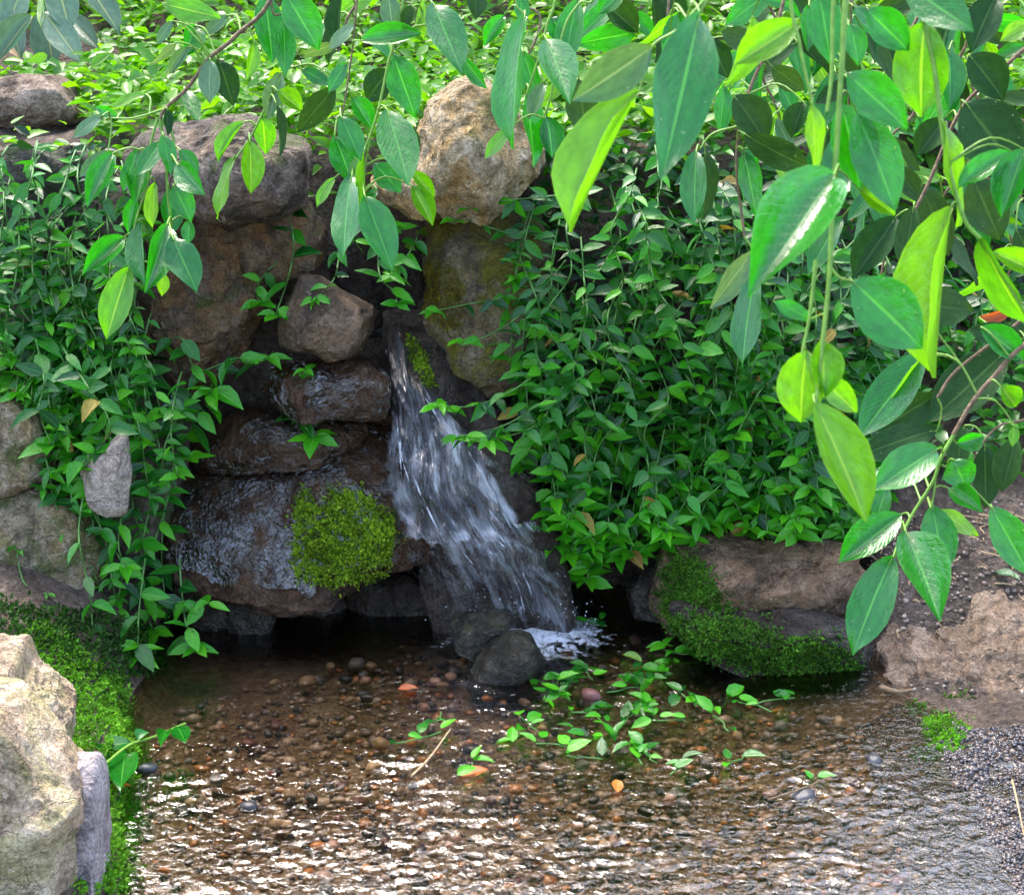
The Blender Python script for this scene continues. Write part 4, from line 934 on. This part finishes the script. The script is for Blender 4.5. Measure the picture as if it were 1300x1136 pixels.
moss(ROCKS['pillar'], [(540, 330), (575, 340), (590, 400), (565, 420), (540, 400)], 3000, moss_mat('yellow_moss', (.12, .11, .008), (.24, .2, .012)), 'yellow moss on the upright stone under the tan boulder', .004, .004)
moss(ROCKS['bed'], [(515, 425), (528, 430), (545, 465), (555, 490), (540, 490), (520, 455)], 900, M_moss, 'thin strip of moss beside the water spout', .006, .008, 4)
gsurf = (np.c_[XX.ravel(), YY.ravel(), H], grid_faces(len(gy), len(gx)))
moss(gsurf, [(60, 790), (110, 840), (150, 860), (185, 960), (178, 1000), (165, 1136), (95, 1136), (95, 950), (60, 860), (20, 810)], 15000, M_mossb, 'vivid green moss on the left shore beside the foreground boulders', .0065, .016, 14)
moss(gsurf, [(-20, 760), (60, 775), (120, 780), (200, 800), (205, 850), (150, 870), (95, 850), (40, 815), (-20, 815)], 3200, moss_mat('deep_moss', (.012, .05, .005), (.04, .13, .008)), 'dark moss on the earth between the left wall and the foreground boulders', .009, .02, 8)
moss(ROCKS['right_flat'], [(1190, 880), (1230, 890), (1300, 930), (1330, 990), (1260, 960), (1200, 910)], 2500, M_mossd, 'dark moss along the lower rim of the weathered brown rock', .008, .012, 16)
moss(gsurf, [(1165, 915), (1200, 910), (1225, 925), (1220, 945), (1185, 950)], 1500, M_mossb, 'bright green moss patch on the wet gravel at right', .006, .008, 16)
moss(gsurf, [(1150, 895), (1170, 890), (1175, 905), (1155, 910)], 350, M_mossb, 'tiny moss tuft above the bright patch on the gravel', .006, .008, 6)
moss(gsurf, [(1160, 950), (1190, 950), (1190, 968), (1165, 968)], 350, M_mossb, 'tiny moss tuft below the bright patch on the gravel', .006, .008, 6)

# ------------------------------------------------------------------ pebbles, floating leaves, twigs
peb = [NT('pebble_mat') for _ in range(0)]
def pebble_mat(name, c):
    t = NT(name); P = t.coord('Object'); n_ = t.noise(P, 90, 4, .6)
    return t.finish(t.bsdf(t.ramp(n_, [(.3, tuple(a * .55 for a in c)), (.7, tuple(min(1, a * 1.25) for a in c))]), .3, t.bump(n_, .2, .003), .5))
PM = [pebble_mat('pebble_' + n, c) for n, c in (('slate', (.05, .05, .06)), ('charcoal', (.03, .028, .03)), ('brown', (.2, .115, .065)), ('tan', (.42, .29, .16)), ('orange', (.55, .21, .04)), ('pinkish', (.5, .32, .25)), ('maroon', (.16, .06, .05)), ('greyish', (.2, .19, .19)))]
peb_mesh = []
for k in range(10):
    rg = np.random.default_rng(k); V, F = ico(3); V = V.copy()
    for _ in range(6):
        n_ = rg.normal(size=3); n_ /= np.linalg.norm(n_); d = V @ n_ - rg.uniform(.7, .95); V -= np.clip(d, 0, None)[:, None] * n_ * .5
    V = V * (1 + .18 * perlin(V * 1.4 + k * 5))[:, None] * np.array([1, rg.uniform(.65, .9), rg.uniform(.5, .7)])
    peb_mesh.append((V, F))
POND = [(205, 880), (300, 850), (520, 800), (720, 775), (800, 775), (860, 810), (1000, 860), (1085, 885), (1150, 1000), (1180, 1136), (190, 1136), (180, 960)]
pmesh = {}
def put_pebble(px, py, size_px, mi, z=None, label=None, group=None):
    p = on(px, py, 0); k = float(np.linalg.norm(p - CAM)) / F_PX; r_ = size_px * k / 2
    key = (random.randrange(10), mi)
    if key not in pmesh: pmesh[key] = mesh('pebble', *peb_mesh[key[0]], PM[mi])
    o = link('pebble', pmesh[key]); o.location = (p[0], p[1], (-.03 + r_ * .35) if z is None else z)
    o.rotation_euler = (random.uniform(-.3, .3), random.uniform(-.3, .3), random.uniform(0, 6.28)); o.scale = (r_, r_, r_)
    tag(o, label or 'small wet pebble lying in the shallow pond bed', 'pebble', group or 'pebbles in the pond')
nm = 0
while nm < 290:
    px, py = random.uniform(200, 1170), random.uniform(775, 1120)
    if not inside(POND, np.array([px]), np.array([py]))[0]: continue
    w = math.exp(-((px - 700) / 330) ** 2)
    if random.random() > .25 + .75 * w: continue
    put_pebble(px, py, random.uniform(9, 24), random.choices(range(8), (5, 4, 5, 4, 2, 3, 3, 4))[0]); nm += 1
for px, py, s, mi, lab in [(745, 1010, 34, 0, 'round slate blue pebble breaking the surface near the bottom edge'), (920, 965, 30, 7, 'smooth grey pebble at the waterline near the right gravel'), (255, 985, 28, 0, 'dark slate pebble beside the left moss shore'), (310, 1018, 30, 1, 'dark pebble in the shallows near the bottom left'), (640, 800, 22, 4, 'orange pebble just below the waterfall')]:
    pass
put_pebble(1020, 1010, 34, 0, -.002, 'round slate grey pebble breaking the surface near the bottom right', 'large pebbles')
put_pebble(1110, 965, 24, 0, .0, 'smooth pale grey pebble at the edge of the right gravel', 'large pebbles')
put_pebble(188, 978, 26, 0, .004, 'slate pebble beside the vivid moss on the left shore', 'large pebbles')
put_pebble(315, 1022, 30, 1, -.003, 'black pebble in the shallows at bottom left', 'large pebbles')
put_pebble(750, 885, 28, 6, .004, 'maroon pebble among the floating leaves', 'large pebbles')
# fine gravel of the bed and the wet right shore
def gravel(name, poly, n, size, label, zf, mats_i, hill=False):
    xs, ys = np.array(poly).T; px = RNG.uniform(xs.min(), xs.max(), n * 3); py = RNG.uniform(ys.min(), ys.max(), n * 3)
    k = inside(poly, px, py); px, py = px[k][:n], py[k][:n]
    V0, F0 = ico(1); N = len(px)
    P = np.array([ground_hit(a, b) for a, b in zip(px, py)]) if hill else np.array([on(a, b, 0) for a, b in zip(px, py)])
    P[:, 2] = height(P[:, 0], P[:, 1]) + zf
    S = RNG.lognormal(-.25, .5, (N, 1)).clip(.3, 2.4) * size * np.array([[1, 1, .65]]) * RNG.uniform(.7, 1.2, (N, 3))
    J = V0[None] * (1 + RNG.normal(0, .2, (N, len(V0), 1)))
    V = (J * S[:, None] + P[:, None]).reshape(-1, 3); F = (F0[None] + (np.arange(N) * len(V0))[:, None, None]).reshape(-1, 3)
    t = NT(name + '_mat'); g = t.n('NewGeometry').outputs['Random Per Island']
    col = t.ramp(g, [(i / (len(mats_i) - 1), c) for i, c in enumerate(mats_i)], 'CONSTANT')
    m = t.finish(t.bsdf(col, .22, None, .6))
    tag(link(name, mesh(name, V, F, m)), label, None, None, 'stuff')
BEDC = [(.14, .105, .09), (.24, .16, .105), (.34, .24, .16), (.07, .06, .065), (.44, .34, .25), (.26, .185, .13), (.46, .2, .07), (.19, .14, .125), (.24, .2, .21)]
gravel('gravel', POND, 4200, .0062, 'fine brown gravel on the pond bed', .002, BEDC)
gravel('gravel', [(1085, 890), (1140, 880), (1190, 930), (1330, 930), (1330, 1136), (1150, 1136), (1120, 980)], 16000, .0024, 'wet dark blue grey gravel on the right shore', .001, [(.06, .055, .06), (.035, .035, .042), (.1, .085, .085), (.2, .15, .12), (.05, .045, .05), (.13, .1, .085), (.3, .25, .21)])

gravel('grit', [(1100, 660), (1330, 620), (1330, 880), (1160, 880), (1110, 800)], 700, .0042, 'crumbs of earth and small stones on the muddy bank at right', .0, [(.13, .09, .065), (.2, .15, .115), (.08, .055, .04), (.3, .24, .19), (.16, .12, .09)], True)
def sprig_float(px, py, n, spread, label, group=None, kinds=None):
    c = on(px, py, random.choice((.006, .006, .003, -.004))); r0 = root('floating_sprig', c, label, 'sprig', group)
    path = [np.array([0, 0, .002])]; an = random.uniform(0, 6.28)
    for i in range(4): path.append(path[-1] + np.array([math.cos(an), math.sin(an), 0]) * .02 * spread); an += random.gauss(0, .4)
    V, F = tube(np.array(path), .0014, 4); link('stem', mesh('stem', V, F, M_stem_v), r0)
    for i in range(n):
        p = path[random.randrange(len(path))]; th = random.uniform(0, 6.28); L_ = random.uniform(.02, .042)
        a = (math.cos(th), math.sin(th), random.uniform(-.15, .5))
        link('leaf', random.choice((VM, VY))[random.randrange(4)], r0, frame(p + np.array([0, 0, .003 + .003 * i % .012]), a, (random.gauss(0, .25), random.gauss(-.15, .25), 1), L_, L_ * random.uniform(.45, .6)))
FL = [(710, 885, 8, 1.2), (735, 870, 6, 1.), (700, 925, 5, 1.), (780, 935, 8, 1.1), (805, 945, 5, .9), (770, 880, 7, 1.), (800, 850, 6, 1.), (850, 845, 7, .9), (880, 830, 8, .9), (825, 862, 5, .8), (835, 970, 6, .8), (680, 945, 4, .9), (560, 930, 4, 1.0), (740, 790, 4, .6), (905, 905, 4, .8), (960, 895, 4, .9), (925, 930, 3, .8), (1040, 985, 2, .6), (870, 915, 3, .7), (790, 900, 6, 1.), (745, 845, 5, .8), (660, 910, 3, .7)]
FL += [(725, 905, 6, 1.1), (765, 905, 6, 1.), (690, 890, 5, 1.), (830, 900, 4, 1.), (860, 870, 4, .9), (905, 850, 6, .8), (980, 905, 3, .8), (945, 960, 3, .7), (600, 970, 3, .6), (650, 945, 3, .7), (850, 985, 4, .7), (720, 960, 3, .7), (560, 905, 2, .5)]
for px, py, n_, sp in FL: sprig_float(px, py, n_, sp, 'torn green sprig floating on the pond among the pebbles', 'sprigs floating on the pond')
def fallen(px, py, ang, L_, kind, label, z=.005, name='fallen_leaf', up=.12):
    p = ground_hit(px, py) + np.array([0, 0, .006]) if z > .05 else on(px, py, z); o = link(name, LM[kind][random.randrange(3)], None, frame(p, (math.cos(ang), math.sin(ang), up), (.1, -.2, 1), L_, L_ * .5)); tag(o, label, 'leaf')
fallen(580, 985, .35, .05, 'o', 'orange brown leaf floating near the middle of the pond bottom edge')
fallen(785, 1005, 1.6, .035, 'o', 'small orange leaf floating among the ripples right of the larger orange one')
fallen(505, 875, .1, .034, 'o', 'reddish leaf lying in the water below the moss cushion')
fallen(140, 1004, .1, .03, 'o', 'tiny orange leaf on the vivid moss shore', .1)
fallen(815, 840, 2.6, .04, 'y', 'yellow leaf among the floating sprigs')
fallen(1120, 832, .9, .04, 'y', 'narrow yellow leaf lying on the mud right of the long boulder', .09)
fallen(1262, 730, -.8, .05, 'g', 'pale grey leaf lying on the mud at the right edge', .21)
# fallen ficus sprig on the left moss
c = on(150, 945, .05); r0 = root('fallen_sprig', c, 'cut leafy sprig lying from the vivid moss into the pond at left', 'sprig')
pth = [on(a, b, z) - c for a, b, z in ((135, 968, .06), (165, 945, .05), (195, 935, .03), (235, 918, .012))]
V, F = tube(spline(pth, 6), .0022, 5); link('stem', mesh('stem', V, F, M_stem_g), r0)
for x0, y0, x1, y1, w in ((165, 943, 125, 945, 20), (175, 940, 188, 928, 16), (160, 955, 150, 995, 30), (210, 928, 205, 945, 14), (225, 922, 236, 940, 18), (140, 965, 100, 955, 18)):
    B = on(x0, y0, .04); T = on(x1, y1, .05); k = float(np.linalg.norm(B - CAM)) / F_PX
    link('leaf', LM['m'][random.randrange(5)], r0, frame(B - c, T - B, (random.gauss(0, .2), -.3, 1), float(np.linalg.norm(T - B)), w * k * 1.3))
def stick(pts_, r_, label, mat, name='twig'):
    P = np.array([on(a, b, z) for a, b, z in pts_]); V, F = tube(spline(P, 6), np.linspace(r_, r_ * .6, (len(P) - 1) * 6 + 1) if len(P) > 2 else r_, 5)
    o = link(name, mesh(name, V - P[0], F, mat)); o.location = Vector(P[0]); tag(o, label, 'twig')
stick([(522, 985, .006), (545, 962, .01), (572, 925, .012)], .0022, 'pale straw stalk floating in the pond left of the orange leaf', M_straw)
stick([(975, 1015, .006), (1020, 1000, .01), (1055, 985, .012)], .0017, 'thin dark twig in the shallows at bottom right', M_wood)
stick([(1118, 872, .03), (1140, 878, .032), (1158, 876, .03)], .005, 'short broken stick at the waterline beside the right gravel', M_wood)
stick([(1285, 990, .03), (1292, 1020, .05), (1300, 1060, .06)], .0018, 'dry grass stalk in the bottom right corner', M_straw)
for i in range(110):                                          # dry litter on the mud
    px, py = random.uniform(1105, 1310), random.uniform(650, 810); p = on(px, py, 0)
    p = ground_hit(px, py) + np.array([0, 0, .003])
    an = random.uniform(0, 6.28); L_ = random.uniform(.012, .05)
    V, F = tube(np.array([[0, 0, 0], [math.cos(an) * L_ * .5, math.sin(an) * L_ * .5, .004], [math.cos(an + .3) * L_, math.sin(an + .3) * L_, .001]]), random.uniform(.0008, .0022), 4)
    o = link('dry_twig', mesh('dry_twig', V, F, random.choice((M_straw, M_wood)))); o.location = Vector(p); tag(o, 'dry bit of twig lying on the bare mud at right', 'twig', 'dry twigs on the mud')
for i in range(9):
    sprig_px = [(1050, 690), (1075, 700), (1100, 700), (1115, 640), (1040, 660), (1130, 690), (1060, 640), (1090, 660), (1120, 610)][i]
    vine([(sprig_px[0], sprig_px[1] - 25), sprig_px], flat(.02), 'short vine sprig rooted behind the right end of the long boulder', group='sprigs behind the long boulder', L=(20, 32), tipn=4)
print('objects', len(bpy.data.objects))
